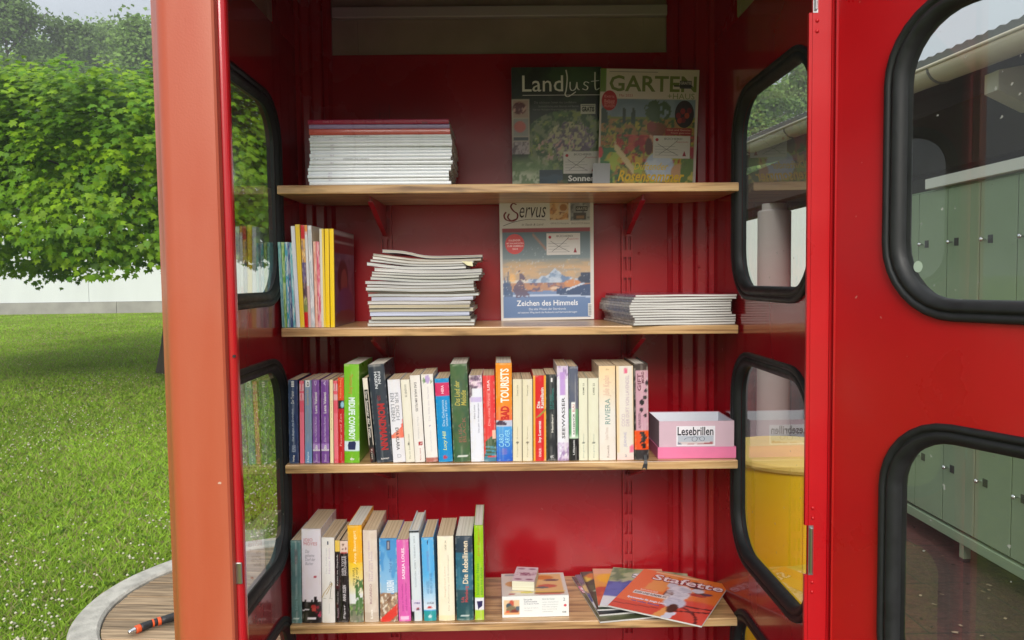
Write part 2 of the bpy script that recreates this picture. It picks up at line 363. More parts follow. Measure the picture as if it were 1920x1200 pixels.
class Pic:
    """a small numpy picture: call pieces in order, colours 0..255"""
    def __init__(s, U, V, base, seed=0): s.U = U; s.V = V; s.c = np.tile(np.array(base, float), (len(U), 1)); s.seed = seed
    def noise(s, fx, fy, k=0):
        return 0.62 * s.noise1(fx, fy, k) + 0.38 * s.noise1(fx * 2.3, fy * 2.3, k + 500)
    def noise1(s, fx, fy, k=0):
        r = np.random.default_rng(s.seed * 97 + k); n = 64; g = r.random((n, n))
        x = s.U * fx + r.random() * 20; y = s.V * fy + r.random() * 20
        xi = np.floor(x).astype(int); yi = np.floor(y).astype(int); xf = x - xi; yf = y - yi
        xf = xf * xf * (3 - 2 * xf); yf = yf * yf * (3 - 2 * yf)
        G = lambda i, j: g[i % n, j % n]
        return (G(xi, yi) * (1 - xf) + G(xi + 1, yi) * xf) * (1 - yf) + (G(xi, yi + 1) * (1 - xf) + G(xi + 1, yi + 1) * xf) * yf
    def put(s, m, col, a=1.0):
        m = np.clip(np.asarray(m, float), 0, 1)[:, None] * a; s.c = s.c * (1 - m) + np.array(col, float)[None] * m if np.ndim(col) == 1 else s.c * (1 - m) + col * m; return s
    def rect(s, u0, u1, v0, v1, col, a=1.0): return s.put((s.U >= u0) & (s.U <= u1) & (s.V >= v0) & (s.V <= v1), col, a)
    def ell(s, u, v, ru, rv, col, a=1.0, soft=0.15):
        d = np.sqrt(((s.U - u) / ru) ** 2 + ((s.V - v) / rv) ** 2); return s.put((1 - d) / soft + 0.5, col, a)
    def grad(s, v0, v1, c0, c1):
        t = np.clip((s.V - v0) / (v1 - v0), 0, 1)[:, None]; m = ((s.V >= min(v0, v1)) & (s.V <= max(v0, v1))).astype(float)[:, None]
        s.c = s.c * (1 - m) + (np.array(c0)[None] * (1 - t) + np.array(c1)[None] * t) * m; return s
    def blotch(s, cols, fx, fy, k0, m=None, thr=0.55, a=0.9):
        for i, c in enumerate(cols):
            q = np.clip((s.noise(fx * (1 + .13 * i), fy * (1 + .11 * i), k0 + i) - thr * .93) / .075 + .5, 0, 1) * (1 if m is None else m); s.put(q, c, a)
        return s

# ------------------------------------------------------------------ rounded outlines, panels with windows
def rrect(cx, cz, hw, hh, r, n=8):
    r = min(r, hw, hh); P = []
    for k, (sx, sz) in enumerate(((1, 1), (-1, 1), (-1, -1), (1, -1))):
        for i in range(n + 1):
            a = math.pi / 2 * (k + i / n)
            P.append((cx + sx * (hw - r) + r * math.cos(a), cz + sz * (hh - r) + r * math.sin(a)))
    return P
def panel(mb, T, u0, u1, z0, z1, thick, wins, m=0):
    """sheet in local (u, z) with depth d from 0 to thick, T(u, d, z) -> point; wins: (uc, zc, hw, hh, r) from bottom to top"""
    zs = [z0]
    for i in range(len(wins) - 1): zs.append((wins[i][1] + wins[i][3] + wins[i + 1][1] - wins[i + 1][3]) / 2)
    zs.append(z1)
    for i, (uc, zc, hw, hh, r) in enumerate(wins):
        a, b2 = zs[i], zs[i + 1]; inn = rrect(uc, zc, hw, hh, r); n = len(inn); nq = n // 4
        outp = []
        crn = [(u1, b2), (u0, b2), (u0, a), (u1, a)]
        for k in range(n):
            q, j = divmod(k, nq); x, z = inn[k]
            # arc of corner q: first half goes to the vertical side, second half to the horizontal one
            h = nq // 2
            cu, cz2 = crn[q]
            first = (j <= h); second = (j >= h)
            if j == h: outp.append((cu, cz2))
            elif q in (0, 2): outp.append((cu, z) if j < h else (x, cz2))
            else: outp.append((x, cz2) if j < h else (cu, z))
        for d, flip in ((0, False), (thick, True)):
            v = [T(x, d, z) for x, z in inn] + [T(x, d, z) for x, z in outp]
            f = [(k, (k + 1) % n, n + (k + 1) % n, n + k) for k in range(n)]
            if flip: f = [tuple(reversed(q)) for q in f]
            mb.add(v, f, m)
        v = [T(x, 0, z) for x, z in inn] + [T(x, thick, z) for x, z in inn]
        mb.add(v, [(k, n + k, n + (k + 1) % n, (k + 1) % n) for k in range(n)], m)
    v = [T(u0, 0, z0), T(u1, 0, z0), T(u1, 0, z1), T(u0, 0, z1), T(u0, thick, z0), T(u1, thick, z0), T(u1, thick, z1), T(u0, thick, z1)]
    mb.add(v, [(0, 1, 5, 4), (1, 2, 6, 5), (2, 3, 7, 6), (3, 0, 4, 7)], m)
SEALP = [(0.020, 0.000), (0.0202, 0.0035), (0.0185, 0.0062), (0.0140, 0.0070), (0.0110, 0.0058), (0.0100, 0.0030), (0.0080, 0.0030), (0.0070, 0.0056), (0.003, 0.0066), (-0.002, 0.0050),
         (-0.007, 0.000), (-0.0085, -0.005), (-0.009, -0.009)]
SEALB = [(0.014, 0.000), (0.0135, 0.003), (0.004, 0.0045), (-0.002, 0.003), (-0.004, -0.002)]      # flatter lip on the outer side
def seal(T, thick, win, parent, glass, pd=0.010):
    uc, zc, hw, hh, r = win; mb = MB()
    for side in (0, 1):
        SP = [(o_, max(p_, .0004 - pd)) for o_, p_ in SEALP] if side == 0 else SEALB + [(-0.0055, -(thick - pd - 0.0004))]
        rings = [rrect(uc, zc, hw + o, hh + o, max(0.01, r + o)) for o, p in SP]; n = len(rings[0]); v = []; f = []
        for (o, p), R in zip(SP, rings):
            d = -p if side == 0 else thick + p
            v += [T(x, d, z) for x, z in R]
        for i in range(len(SP) - 1):
            for k in range(n):
                q = (i * n + k, i * n + (k + 1) % n, (i + 1) * n + (k + 1) % n, (i + 1) * n + k)
                f.append(q if side == 0 else tuple(reversed(q)))
        mb.add(v, f)
    so = mb.build('window_seal', RUBBER, parent, smooth=True)
    P = rrect(uc, zc, hw - 0.003, hh - 0.003, max(0.01, r - 0.003)); n = len(P)
    g = MB(); g.add([T(x, pd, z) for x, z in P], [tuple(range(n))])
    g.build('window_pane', glass, so)
    return so

# ================================================================== THE SETTING
# ------------------------------------------------------------------ lawn
def lawn_material():
    m, t, b = mat('lawn')
    tcn = t.nodes.new('ShaderNodeTexCoord')
    def nzn(sc, det, stretch=(1, 1, 1)):
        mp = t.nodes.new('ShaderNodeMapping'); mp.inputs['Scale'].default_value = stretch; t.links.new(tcn.outputs['Object'], mp.inputs[0])
        n = t.nodes.new('ShaderNodeTexNoise'); n.inputs['Scale'].default_value = sc; n.inputs['Detail'].default_value = det; t.links.new(mp.outputs[0], n.inputs[0]); return n
    a = nzn(0.55, 4); c = nzn(14, 6); f = nzn(70, 3)
    r1 = t.nodes.new('ShaderNodeValToRGB'); r1.color_ramp.elements[0].position = 0.35; r1.color_ramp.elements[0].color = (0.190, 0.290, 0.026, 1)
    r1.color_ramp.elements[1].position = 0.68; r1.color_ramp.elements[1].color = (0.280, 0.370, 0.044, 1); t.links.new(a.outputs[0], r1.inputs[0])
    r2 = t.nodes.new('ShaderNodeValToRGB'); r2.color_ramp.elements[0].position = 0.35; r2.color_ramp.elements[0].color = (0.7, 0.75, 0.6, 1)
    r2.color_ramp.elements[1].position = 0.66; r2.color_ramp.elements[1].color = (1.35, 1.25, 1.2, 1); t.links.new(c.outputs[0], r2.inputs[0])
    mx = t.nodes.new('ShaderNodeMix'); mx.data_type = 'RGBA'; mx.blend_type = 'MULTIPLY'; mx.inputs[0].default_value = 1
    t.links.new(r1.outputs[0], mx.inputs[6]); t.links.new(r2.outputs[0], mx.inputs[7]); t.links.new(mx.outputs[2], b.inputs['Base Color'])
    b.inputs['Roughness'].default_value = 0.9; b.inputs['Specular IOR Level'].default_value = 0.15
    bp = t.nodes.new('ShaderNodeBump'); bp.inputs['Strength'].default_value = 0.8; bp.inputs['Distance'].default_value = 0.06
    t.links.new(f.outputs[0], bp.inputs['Height']); t.links.new(bp.outputs[0], b.inputs['Normal'])
    return m
def ground_z(x, y):
    """gentle bank in front of the white wall"""
    s = np.clip((np.asarray(y, float) - 13.5) / 9.0, 0, 1); lf = np.clip((-np.asarray(x, float) - 2.5) / 2.5, 0, 1)
    return 0.26 * (s * s * (3 - 2 * s)) * lf
gx = np.r_[np.linspace(-400, -30, 12), np.linspace(-28, 6, 60), np.linspace(9, 400, 14)]
gy = np.r_[np.linspace(-300, -8, 10), np.linspace(-6, 32, 70), np.linspace(36, 900, 16)]
X, Y = np.meshgrid(gx, gy); Z = ground_z(X, Y)
i, j = np.meshgrid(np.arange(len(gx) - 1), np.arange(len(gy) - 1)); q = (j * len(gx) + i).ravel()
g = obj('ground', mesh_np('ground', np.c_[X.ravel(), Y.ravel(), Z.ravel()], np.c_[q, q + 1, q + len(gx) + 1, q + len(gx)], lawn_material(), smooth=True))
tag(g, kind='structure')

# grass blades where the camera can see them one by one, clover heads between them
def wedge(n, y0, y1, p=1.0, lo=-1.25, hi=-0.06):
    y = y0 + (y1 - y0) * rng.random(n) ** p; x = y * (lo + (hi - lo) * rng.random(n)); return x, y
def ring_free(x, y): return (x + 1.11) ** 2 + (y - 3.435) ** 2 > 0.838 ** 2
x, y = wedge(520000, 2.3, 31, 2.0); k = ring_free(x, y) & (x < -0.62); x = x[k]; y = y[k]; n = len(x)
hgt = (0.014 + 0.024 * rng.random(n)) * (1 + 0.35 * np.sin(x * 2.3) * np.cos(y * 1.7)) * (1 + 0.03 * y); ang = rng.random(n) * 6.283; wd = (0.0028 + 0.0026 * rng.random(n)) * (1 + 0.14 * y)
ln = rng.normal(0, 0.85, (n, 2)) * hgt[:, None]; zb = ground_z(x, y)
V = np.zeros((n, 3, 3)); V[:, 0] = np.c_[x - np.cos(ang) * wd, y - np.sin(ang) * wd, zb]; V[:, 1] = np.c_[x + np.cos(ang) * wd, y + np.sin(ang) * wd, zb]
V[:, 2] = np.c_[x + ln[:, 0], y + ln[:, 1], zb + hgt]
pt = 0.5 + 0.5 * np.sin(x * 1.3 + 2 * np.sin(y * .9)) * np.cos(y * 1.1 + np.sin(x * 2.1)); base = np.array([[0.285, 0.450, 0.040]]) * (0.7 + 0.6 * rng.random((n, 1))) * (0.8 + 0.35 * pt[:, None])
dry = (rng.random(n) < 0.20)[:, None]; base = np.where(dry, np.array([[0.36, 0.33, 0.14]]) * (0.7 + 0.5 * rng.random((n, 1))), base)
GRASSM = tinted('grass_blade', 0.6, 0.25, trans=0.4)
o = obj('grass', mesh_np('grass', V.reshape(-1, 3), np.arange(3 * n).reshape(n, 3), GRASSM, np.repeat(base, 3, 0))); tag(o, kind='stuff')
x, y = wedge(13500, 3.0, 24, 1.6); cl_ = np.sin(x * 1.9 + 1) * np.cos(y * 0.8 + x * .5); k = ring_free(x, y) & (x < -0.7) & (cl_ + rng.normal(0, .4, len(x)) > 0.0); x = x[k]; y = y[k]; n = len(x)
oc = np.array([(1, 0, 0), (-1, 0, 0), (0, 1, 0), (0, -1, 0), (0, 0, .8), (0, 0, -.8)], float); of = np.array([(0, 2, 4), (2, 1, 4), (1, 3, 4), (3, 0, 4), (2, 0, 5), (1, 2, 5), (3, 1, 5), (0, 3, 5)])
r = 0.0052 + 0.0055 * rng.random(n); c = np.c_[x, y, ground_z(x, y) + 0.028 + 0.022 * rng.random(n)]
V = c[:, None] + oc[None] * r[:, None, None]; F = of[None] + 6 * np.arange(n)[:, None, None]
cc_ = np.array([[0.52, 0.50, 0.37]]) * (0.75 + 0.4 * rng.random((n, 1)))
o = obj('clover_flowers', mesh_np('clover_flowers', V.reshape(-1, 3), F.reshape(-1, 3), tinted('clover_petal', 0.7), np.repeat(cc_, 6, 0))); tag(o, kind='stuff')
# coarser tufts and low weeds
x, y = wedge(2000, 2.3, 13, 1.4); k = ring_free(x, y) & (x < -0.7); x = x[k]; y = y[k]; n = len(x); nb = 6
ang = rng.random((n, nb)) * 6.283; hh = 0.03 + 0.03 * rng.random((n, nb)); sp = 0.02 + 0.025 * rng.random((n, nb))
P0 = np.stack([x[:, None] + 0 * ang, y[:, None] + 0 * ang, ground_z(x, y)[:, None] + 0 * ang], -1); D = np.stack([np.cos(ang), np.sin(ang), 0 * ang], -1); T_ = np.stack([-np.sin(ang), np.cos(ang), 0 * ang], -1)
V = np.stack([P0, P0 + D * sp[..., None] * .5 + T_ * .005 + np.array([0, 0, 1]) * hh[..., None] * .7, P0 + D * sp[..., None] + np.array([0, 0, 1]) * hh[..., None] * .55, P0 + D * sp[..., None] * .5 - T_ * .005 + np.array([0, 0, 1]) * hh[..., None] * .7], 2)
n4 = n * nb; cw = np.repeat(np.array([[0.19, 0.33, 0.040]]) * (0.7 + 0.7 * rng.random((n, 1))), nb * 4, 0)
o = obj('low_weeds', mesh_np('low_weeds', V.reshape(-1, 3), np.arange(4 * n4).reshape(n4, 4), GRASSM, cw)); tag(o, kind='stuff')

# ------------------------------------------------------------------ paving beside and in front of the booth
m, t, b = mat('red_paving')
tcn = t.nodes.new('ShaderNodeTexCoord')
br = t.nodes.new('ShaderNodeTexBrick'); br.inputs['Scale'].default_value = 1.0; br.inputs['Brick Width'].default_value = 0.5; br.inputs['Row Height'].default_value = 0.5
br.inputs['Mortar Size'].default_value = 0.004; br.inputs['Color1'].default_value = (0.115, 0.036, 0.032, 1); br.inputs['Color2'].default_value = (0.095, 0.034, 0.032, 1); br.inputs['Mortar'].default_value = (0.03, 0.022, 0.02, 1)
t.links.new(tcn.outputs['Object'], br.inputs[0])
n1 = t.nodes.new('ShaderNodeTexNoise'); n1.inputs['Scale'].default_value = 1.1; n1.inputs['Detail'].default_value = 6; t.links.new(tcn.outputs['Object'], n1.inputs[0])
n2 = t.nodes.new('ShaderNodeTexNoise'); n2.inputs['Scale'].default_value = 45; n2.inputs['Detail'].default_value = 5; t.links.new(tcn.outputs['Object'], n2.inputs[0])
r1 = t.nodes.new('ShaderNodeValToRGB'); r1.color_ramp.elements[0].position = 0.35; r1.color_ramp.elements[0].color = (0.55, 0.75, 0.75, 1); r1.color_ramp.elements[1].position = 0.65; r1.color_ramp.elements[1].color = (1.25, 1.15, 1.1, 1); t.links.new(n1.outputs[0], r1.inputs[0])
r2 = t.nodes.new('ShaderNodeValToRGB'); r2.color_ramp.elements[0].position = 0.3; r2.color_ramp.elements[0].color = (0.6, 0.6, 0.6, 1); r2.color_ramp.elements[1].position = 0.72; r2.color_ramp.elements[1].color = (1.35, 1.3, 1.25, 1); t.links.new(n2.outputs[0], r2.inputs[0])
ma = t.nodes.new('ShaderNodeMix'); ma.data_type = 'RGBA'; ma.blend_type = 'MULTIPLY'; ma.inputs[0].default_value = 1; mb_ = t.nodes.new('ShaderNodeMix'); mb_.data_type = 'RGBA'; mb_.blend_type = 'MULTIPLY'; mb_.inputs[0].default_value = 1
t.links.new(br.outputs[0], ma.inputs[6]); t.links.new(r1.outputs[0], ma.inputs[7]); t.links.new(ma.outputs[2], mb_.inputs[6]); t.links.new(r2.outputs[0], mb_.inputs[7]); t.links.new(mb_.outputs[2], b.inputs['Base Color'])
b.inputs['Roughness'].default_value = 0.55
bp = t.nodes.new('ShaderNodeBump'); bp.inputs['Strength'].default_value = 0.35; bp.inputs['Distance'].default_value = 0.01; t.links.new(n2.outputs[0], bp.inputs['Height']); t.links.new(bp.outputs[0], b.inputs['Normal'])
PAVE = m
p = MB(); p.add([(-0.6, -9, 0.012), (9, -9, 0.012), (9, 14, 0.012), (-0.6, 14, 0.012)], [(0, 1, 2, 3)])
p.add([(-0.6, -9, 0.012), (-0.6, 14, 0.012), (-0.6, 14, -0.1), (-0.6, -9, -0.1)], [(0, 1, 2, 3)])
tag(p.build('paving', PAVE), kind='structure')
# crumbs and dry leaf bits lying on it
n = 900; x = 1.2 + 4 * rng.random(n); y = 1.6 + 6 * rng.random(n); a_ = rng.random(n) * 6.28; s_ = 0.004 + 0.008 * rng.random(n)
q4 = np.array([(-1, -.5), (1, -.6), (1.1, .5), (-.9, .6)]); V = np.zeros((n, 4, 3))
for kk in range(4):
    V[:, kk, 0] = x + s_ * (q4[kk, 0] * np.cos(a_) - q4[kk, 1] * np.sin(a_)); V[:, kk, 1] = y + s_ * (q4[kk, 0] * np.sin(a_) + q4[kk, 1] * np.cos(a_)); V[:, kk, 2] = 0.016 + 0.004 * rng.random(n)
cc_ = np.where((rng.random(n) < .5)[:, None], np.array([[.30, .22, .15]]), np.array([[.03, .022, .018]])) * (0.6 + .8 * rng.random((n, 1)))
o = obj('leaf_litter', mesh_np('leaf_litter', V.reshape(-1, 3), np.arange(4 * n).reshape(n, 4), tinted('litter', 0.8), np.repeat(cc_, 4, 0))); tag(o, kind='stuff')

# ------------------------------------------------------------------ long white wall beyond the lawn
PLASTER = principled('white_plaster', (0.60, 0.63, 0.64), 0.8, nscale=0.6, namt=0.05, stretch=(1.5, 1, .35), bump=0.05, bscale=20)
PLINTH = principled('grey_concrete', (0.30, 0.29, 0.27), 0.85, nscale=1.5, namt=0.18, bump=0.2, bscale=8)
wl = thing('garden_wall', 'long white rendered wall on a grey concrete plinth at the far end of the lawn', 'wall', (0, 32.7, 0.1))
for k_ in range(19): MB().box(-42 + 4 * k_, -42 + 4 * k_ + 3.985, 0, 0.4, 0.66, 4.5).build('render_panel', PLASTER, wl)
pb = MB(); [pb.box(-42 + 6.3 * k_, -42 + 6.3 * k_ + 6.28, -0.05, 0.45, -0.2, 0.652) for k_ in range(12)]
pb.build('plinth', PLINTH, wl)
MB().box(-42, 34, -0.06, 0.46, 4.502, 4.58).build('coping', principled('zinc_coping', (0.3, 0.31, 0.32), 0.4), wl)

# ------------------------------------------------------------------ trees
BARK = principled('grey_bark', (0.085, 0.072, 0.055), 0.9, nscale=9, namt=0.35, bump=0.6, bscale=25, stretch=(1, 1, 0.25))
LEAFM = tinted('maple_leaf', 0.5, 0.22, trans=0.35)
lf = np.array([(0, -.12), (.20, -.06), (.50, .06), (.31, .22), (.52, .52), (.20, .46), (0, .95), (-.20, .46), (-.52, .52), (-.31, .22), (-.50, .06), (-.20, -.06)])
LV = np.r_[[[0, .24, 0]], np.c_[lf, -0.14 * np.abs(lf[:, 0]) - 0.10 * np.clip(lf[:, 1], 0, 1) ** 2]]
LF = np.array([(0, 1 + k_, 1 + (k_ + 1) % 12) for k_ in range(12)])
def frames(nrm, tip):
    nrm = nrm / np.linalg.norm(nrm, axis=1, keepdims=True); t_ = tip - nrm * (tip * nrm).sum(1, keepdims=True); t_ /= np.linalg.norm(t_, axis=1, keepdims=True) + 1e-9
    return np.stack([np.cross(t_, nrm), t_, nrm], 2)
def maple(c, rad, trunk, label):
    root = thing('maple_tree', label, 'tree', trunk[0])
    T0 = Vector(trunk[0]); mb = MB()
    mb.tube([Vector(q) - T0 for q in trunk], [0.19, 0.13, 0.10, 0.085, 0.075], 14)
    top = Vector(trunk[-1]) - T0
    for k_ in range(22):
        a_ = k_ * 2.4; el = random.uniform(0.0, 1.2); L_ = random.uniform(.55, .85)
        d = Vector((math.cos(a_) * math.cos(el) * rad[0], math.sin(a_) * math.cos(el) * rad[1], math.sin(el) * rad[2])) * L_
        e0 = Vector(c) - T0 + d; md = (top + e0) * 0.5 + Vector((0, 0, 0.15)); mb.tube([top - Vector((0, 0, random.uniform(0, .5))), md, e0], [0.055, 0.03, 0.01], 6)
    mb.build('trunk', BARK, root, smooth=True)
    # leaf clumps spread over and under the crown's surface
    nc = 2000; P = []; Nn = []
    u = rng.normal(0, 1, (nc, 3)); u /= np.linalg.norm(u, axis=1, keepdims=True); u[:, 2] = np.where(u[:, 2] < -.55, -u[:, 2], u[:, 2])
    u[:, 1] = np.where(rng.random(nc) < .45, -np.abs(u[:, 1]), u[:, 1])
    e = np.sign(u) * np.abs(u) ** 0.8; e /= (np.abs(e) ** 3.2).sum(1, keepdims=True) ** (1 / 3.2)
    ctr = e * np.array(rad) * (0.86 + 0.2 * rng.random((nc, 1)))
    lump = np.sin(u[:, 0] * 7.1 + 1.3) * np.cos(u[:, 2] * 6.3 + u[:, 1] * 3) + .6 * np.sin(u[:, 0] * 13 + u[:, 2] * 9 + 2)
    ctr *= (1 + .075 * lump)[:, None]
    ctr[nc - 260:] *= 0.72
    ctr[:, 2] = np.maximum(ctr[:, 2], -rad[2] * (0.84 + 0.14 * rng.random(nc)))
    per = 42; cidx = np.repeat(np.arange(nc), per); n = nc * per
    q = rng.normal(0, 1, (n, 3)); q /= np.linalg.norm(q, axis=1, keepdims=True); sc = (0.24 + 0.26 * rng.random(nc))[cidx][:, None]
    pos = ctr[cidx] + q * sc * np.array([[1, 1, .62]]) * rng.random((n, 1)) ** .4
    outw = pos / np.array(rad); outw /= np.linalg.norm(outw, axis=1, keepdims=True)
    nrm = outw * 0.75 + np.array([[0, 0, 0.65]]) + rng.normal(0, .26, (n, 3)); tip = outw + np.array([[0, 0, -0.75]]) + rng.normal(0, .35, (n, 3))
    size = 0.068 + 0.046 * rng.random(n)
    M = frames(nrm, tip)
    # younger, yellower leaves at the shoot ends
    yng = ((rng.random(nc) < .33)[cidx] | (rng.random(n) < .12))[:, None]
    kq = (0.25 * rng.random(nc) + .5 * (rng.random(nc) < .35))[cidx] + .35 * rng.random(n); kq = np.clip(kq, 0, 1)[:, None]
    col = (np.array([[0.070, 0.200, 0.008]]) * (1 - kq) + np.array([[0.260, 0.430, 0.010]]) * kq) * (0.8 + .35 * rng.random((n, 1)))
    off = np.array(c) - np.array(trunk[0]); pos = pos + off
    V = pos[:, None] + np.einsum('nij,kj->nki', M, LV) * size[:, None, None]
    # the leaves nearest to the camera one by one, the rest of the crown as one mesh
    wp = pos + np.array(trunk[0]); sx = 943 + wp[:, 0] / wp[:, 1] * FPX; vis = (sx > 0) & (sx < 300) & (outw[:, 1] < -.5)
    dist = np.linalg.norm(wp - np.array([0, 0, CAM_Z]), axis=1) / size; cand = np.where(vis)[0]; front = cand[np.argsort(dist[cand])[:290]]
    lm = {}
    for i_ in front:
        kx = (bool(yng[i_, 0]), int(rng.integers(3)))
        if kx not in lm:
            cb = (np.array([0.19, 0.33, 0.012]) if kx[0] else np.array([0.10, 0.23, 0.011])) * (0.8 + .2 * kx[1]); lm[kx] = mesh_np('leaf', LV, LF, LEAFM, np.tile(cb, (13, 1)))
        o = bpy.data.objects.new('leaf', lm[kx]); COL.objects.link(o); o.parent = root
        o.matrix_local = Matrix.LocRotScale(Vector(pos[i_]), Matrix(M[i_].tolist()).to_quaternion(), Vector((size[i_],) * 3))
    keep = np.ones(n, bool); keep[front] = False; V = V[keep]; nn = len(V)
    o = obj('foliage', mesh_np('foliage', V.reshape(-1, 3), (LF[None] + 13 * np.arange(nn)[:, None, None]).reshape(-1, 3), LEAFM, np.repeat(col[keep], 13, 0)), root); tag(o, kind='stuff')
    return root
tb = atz(306, 702, 0.0)
maple((-5.95, 12.6, 2.86), (4.2, 3.5, 1.60), [(tb.x, 12.55, -0.05), (tb.x + 0.06, 12.55, 0.5), (tb.x + .12, 12.55, 1.1), (tb.x + .16, 12.56, 1.8), (tb.x + .05, 12.58, 2.6)],
      'round-crowned green maple standing on the lawn in front of the white wall')

FARLEAF = tinted('far_leaf', 0.6, 0.2, trans=0.4)
def far_tree(x, y, h, r, tint, label, seed, group='woodland trees beyond the white wall', loose=1.0):
    rg = np.random.default_rng(seed); root = thing('broadleaf_tree', label, 'tree', (x, y, 0), group=group)
    mb = MB(); mb.tube([(0, 0, -.2), (.1, 0, h * .3), (-.1, .1, h * .6), (0, 0, h * .88)], [.35, .26, .16, .04], 8)
    for k_ in range(9):
        a_ = k_ * 2.4; z_ = h * (.3 + .055 * k_); mb.tube([(0, 0, z_), (math.cos(a_) * r * .4, math.sin(a_) * r * .4, z_ + h * .08), (math.cos(a_) * r * .75, math.sin(a_) * r * .75, z_ + h * .13)], [.12, .07, .02], 5)
    mb.build('trunk', BARK, root, smooth=True)
    nc = 95; zz = rg.random(nc) ** .8; rr = np.sin(np.pi * np.clip(zz * .86 + .10, 0, 1)) ** .7 * r * (0.35 + .65 * rg.random(nc)); a_ = rg.random(nc) * 6.28
    ctr = np.c_[rr * np.cos(a_), rr * np.sin(a_), h * (.16 + .80 * zz)]; per = 230; ci = np.repeat(np.arange(nc), per); n = nc * per
    q = rg.normal(0, 1, (n, 3)) * np.array([[1, 1, .8]]); sc = (r * (.13 + .17 * rg.random(nc)))[ci][:, None] * loose; pos = ctr[ci] + q * sc * .62
    M = frames(rg.normal(0, 1, (n, 3)) + np.array([[0, -.3, .9]]), rg.normal(0, 1, (n, 3))); s_ = 0.16 + .17 * rg.random(n)
    lv = np.array([(-.5, 0, 0), (0, -.45, .05), (.55, 0, 0), (0, .9, -.1)]); V = pos[:, None] + np.einsum('nij,kj->nki', M, lv) * s_[:, None, None]
    col = np.array([tint]) * (0.65 + .4 * rg.random(nc))[ci][:, None] * (.75 + .5 * rg.random((n, 1)))
    o = obj('crown', mesh_np('crown', V.reshape(-1, 3), np.arange(4 * n).reshape(n, 4), FARLEAF, np.repeat(col, 4, 0)), root); tag(o, kind='stuff')
    return root
G1 = (0.22, 0.36, 0.08); G2 = (0.20, 0.33, 0.08); G3 = (0.24, 0.38, 0.10)
def px_tree(px, ytop, Y, r, tint, label, seed, **k):
    p_ = at(px, ytop, Y); return far_tree(p_.x, Y, p_.z, r, tint, label, seed, **k)
px_tree(5, -70, 62, 4.0, G2, 'tallest woodland tree, rising out of the picture at the top left corner', 1)
px_tree(62, 62, 72, 5.5, G1, 'low rounded woodland tree in the gap right of the tallest one', 2)
px_tree(135, 24, 66, 3.6, G2, 'narrow upright woodland tree standing in the middle of the gap above the maple', 3)
px_tree(205, 38, 75, 5.4, G3, 'broad pale woodland tree to the right of the narrow upright one', 4)
px_tree(262, 28, 62, 3.6, G1, 'feathery woodland tree just left of the salmon post', 5, loose=1.25)
px_tree(-60, 30, 70, 5.0, G1, 'woodland tree at the left border, behind the tallest one', 6)
px_tree(340, 60, 70, 5.0, G2, 'woodland tree mostly hidden behind the salmon post', 7)
px_tree(1420, 150, 60, 4.2, G1, 'bushy tree seen over the gutter at the left of the right upper booth window', 8)
px_tree(1495, 120, 66, 4.6, G3, 'bushy tree seen over the gutter at the right of the right upper booth window', 9)
px_tree(1330, 175, 64, 4.6, G2, 'bushy tree behind the booth, left of the trees over the gutter', 10)

# ------------------------------------------------------------------ round cover in the lawn and the tool lying on it
CONC = principled('pale_concrete', (0.44, 0.42, 0.37), 0.9, nscale=16, namt=0.24, bump=0.4, bscale=90)
rc = thing('well_cover', 'round cover of weathered planks inside a pale concrete ring, set in the grass', 'cover', (-1.108, 3.433, 0))
rm = MB(); rm.lathe([(0.822, -0.05), (0.822, 0.030), (0.810, 0.042), (0.712, 0.042), (0.701, 0.032), (0.701, -0.05)], 72)
rm.build('concrete_ring', CONC, rc, smooth=True, auto=30)
m, t, b = mat('weathered_plank')
tcn = t.nodes.new('ShaderNodeTexCoord'); oi = t.nodes.new('ShaderNodeObjectInfo'); mpn = t.nodes.new('ShaderNodeMapping'); mpn.inputs['Scale'].default_value = (2.2, 40, 40)
t.links.new(tcn.outputs['Object'], mpn.inputs[0]); t.links.new(oi.outputs['Random'], mpn.inputs['Location'])
n1 = t.nodes.new('ShaderNodeTexNoise'); n1.inputs['Scale'].default_value = 2; n1.inputs['Detail'].default_value = 6; t.links.new(mpn.outputs[0], n1.inputs[0])
rp = t.nodes.new('ShaderNodeValToRGB'); rp.color_ramp.elements[0].position = .3; rp.color_ramp.elements[0].color = (*S(104, 86, 64), 1); rp.color_ramp.elements[1].position = .68; rp.color_ramp.elements[1].color = (*S(186, 160, 128), 1)
t.links.new(n1.outputs[0], rp.inputs[0]); hs = t.nodes.new('ShaderNodeHueSaturation'); mrn = t.nodes.new('ShaderNodeMapRange'); mrn.inputs[3].default_value = .7; mrn.inputs[4].default_value = 1.2
t.links.new(oi.outputs['Random'], mrn.inputs[0]); t.links.new(mrn.outputs[0], hs.inputs['Value']); t.links.new(rp.outputs[0], hs.inputs['Color']); t.links.new(hs.outputs[0], b.inputs['Base Color']); b.inputs['Roughness'].default_value = .8
bp = t.nodes.new('ShaderNodeBump'); bp.inputs['Strength'].default_value = .4; bp.inputs['Distance'].default_value = .01; t.links.new(n1.outputs[0], bp.inputs['Height']); t.links.new(bp.outputs[0], b.inputs['Normal'])
PLANKW = m
yy = -0.68; R_ = 0.696
while yy < 0.67:
    wdt = random.uniform(.075, .10); y1_ = min(yy + wdt - .006, R_ - .002)
    def hc(v): return math.sqrt(max(R_ * R_ - v * v, 0.0004))
    pts = [(-hc(yy), yy)] + [(hc(yy + (y1_ - yy) * k_ / 4), yy + (y1_ - yy) * k_ / 4) for k_ in range(5)] + [(-hc(y1_ - (y1_ - yy) * k_ / 4), y1_ - (y1_ - yy) * k_ / 4) for k_ in range(4)]
    pb = MB(); pb.prism(pts, -0.01, 0.026 + random.uniform(-.003, .003)); pb.build('plank', PLANKW, rc, bevel=0.003)
    yy += wdt
rc.rotation_euler = (0, 0, math.radians(-4))
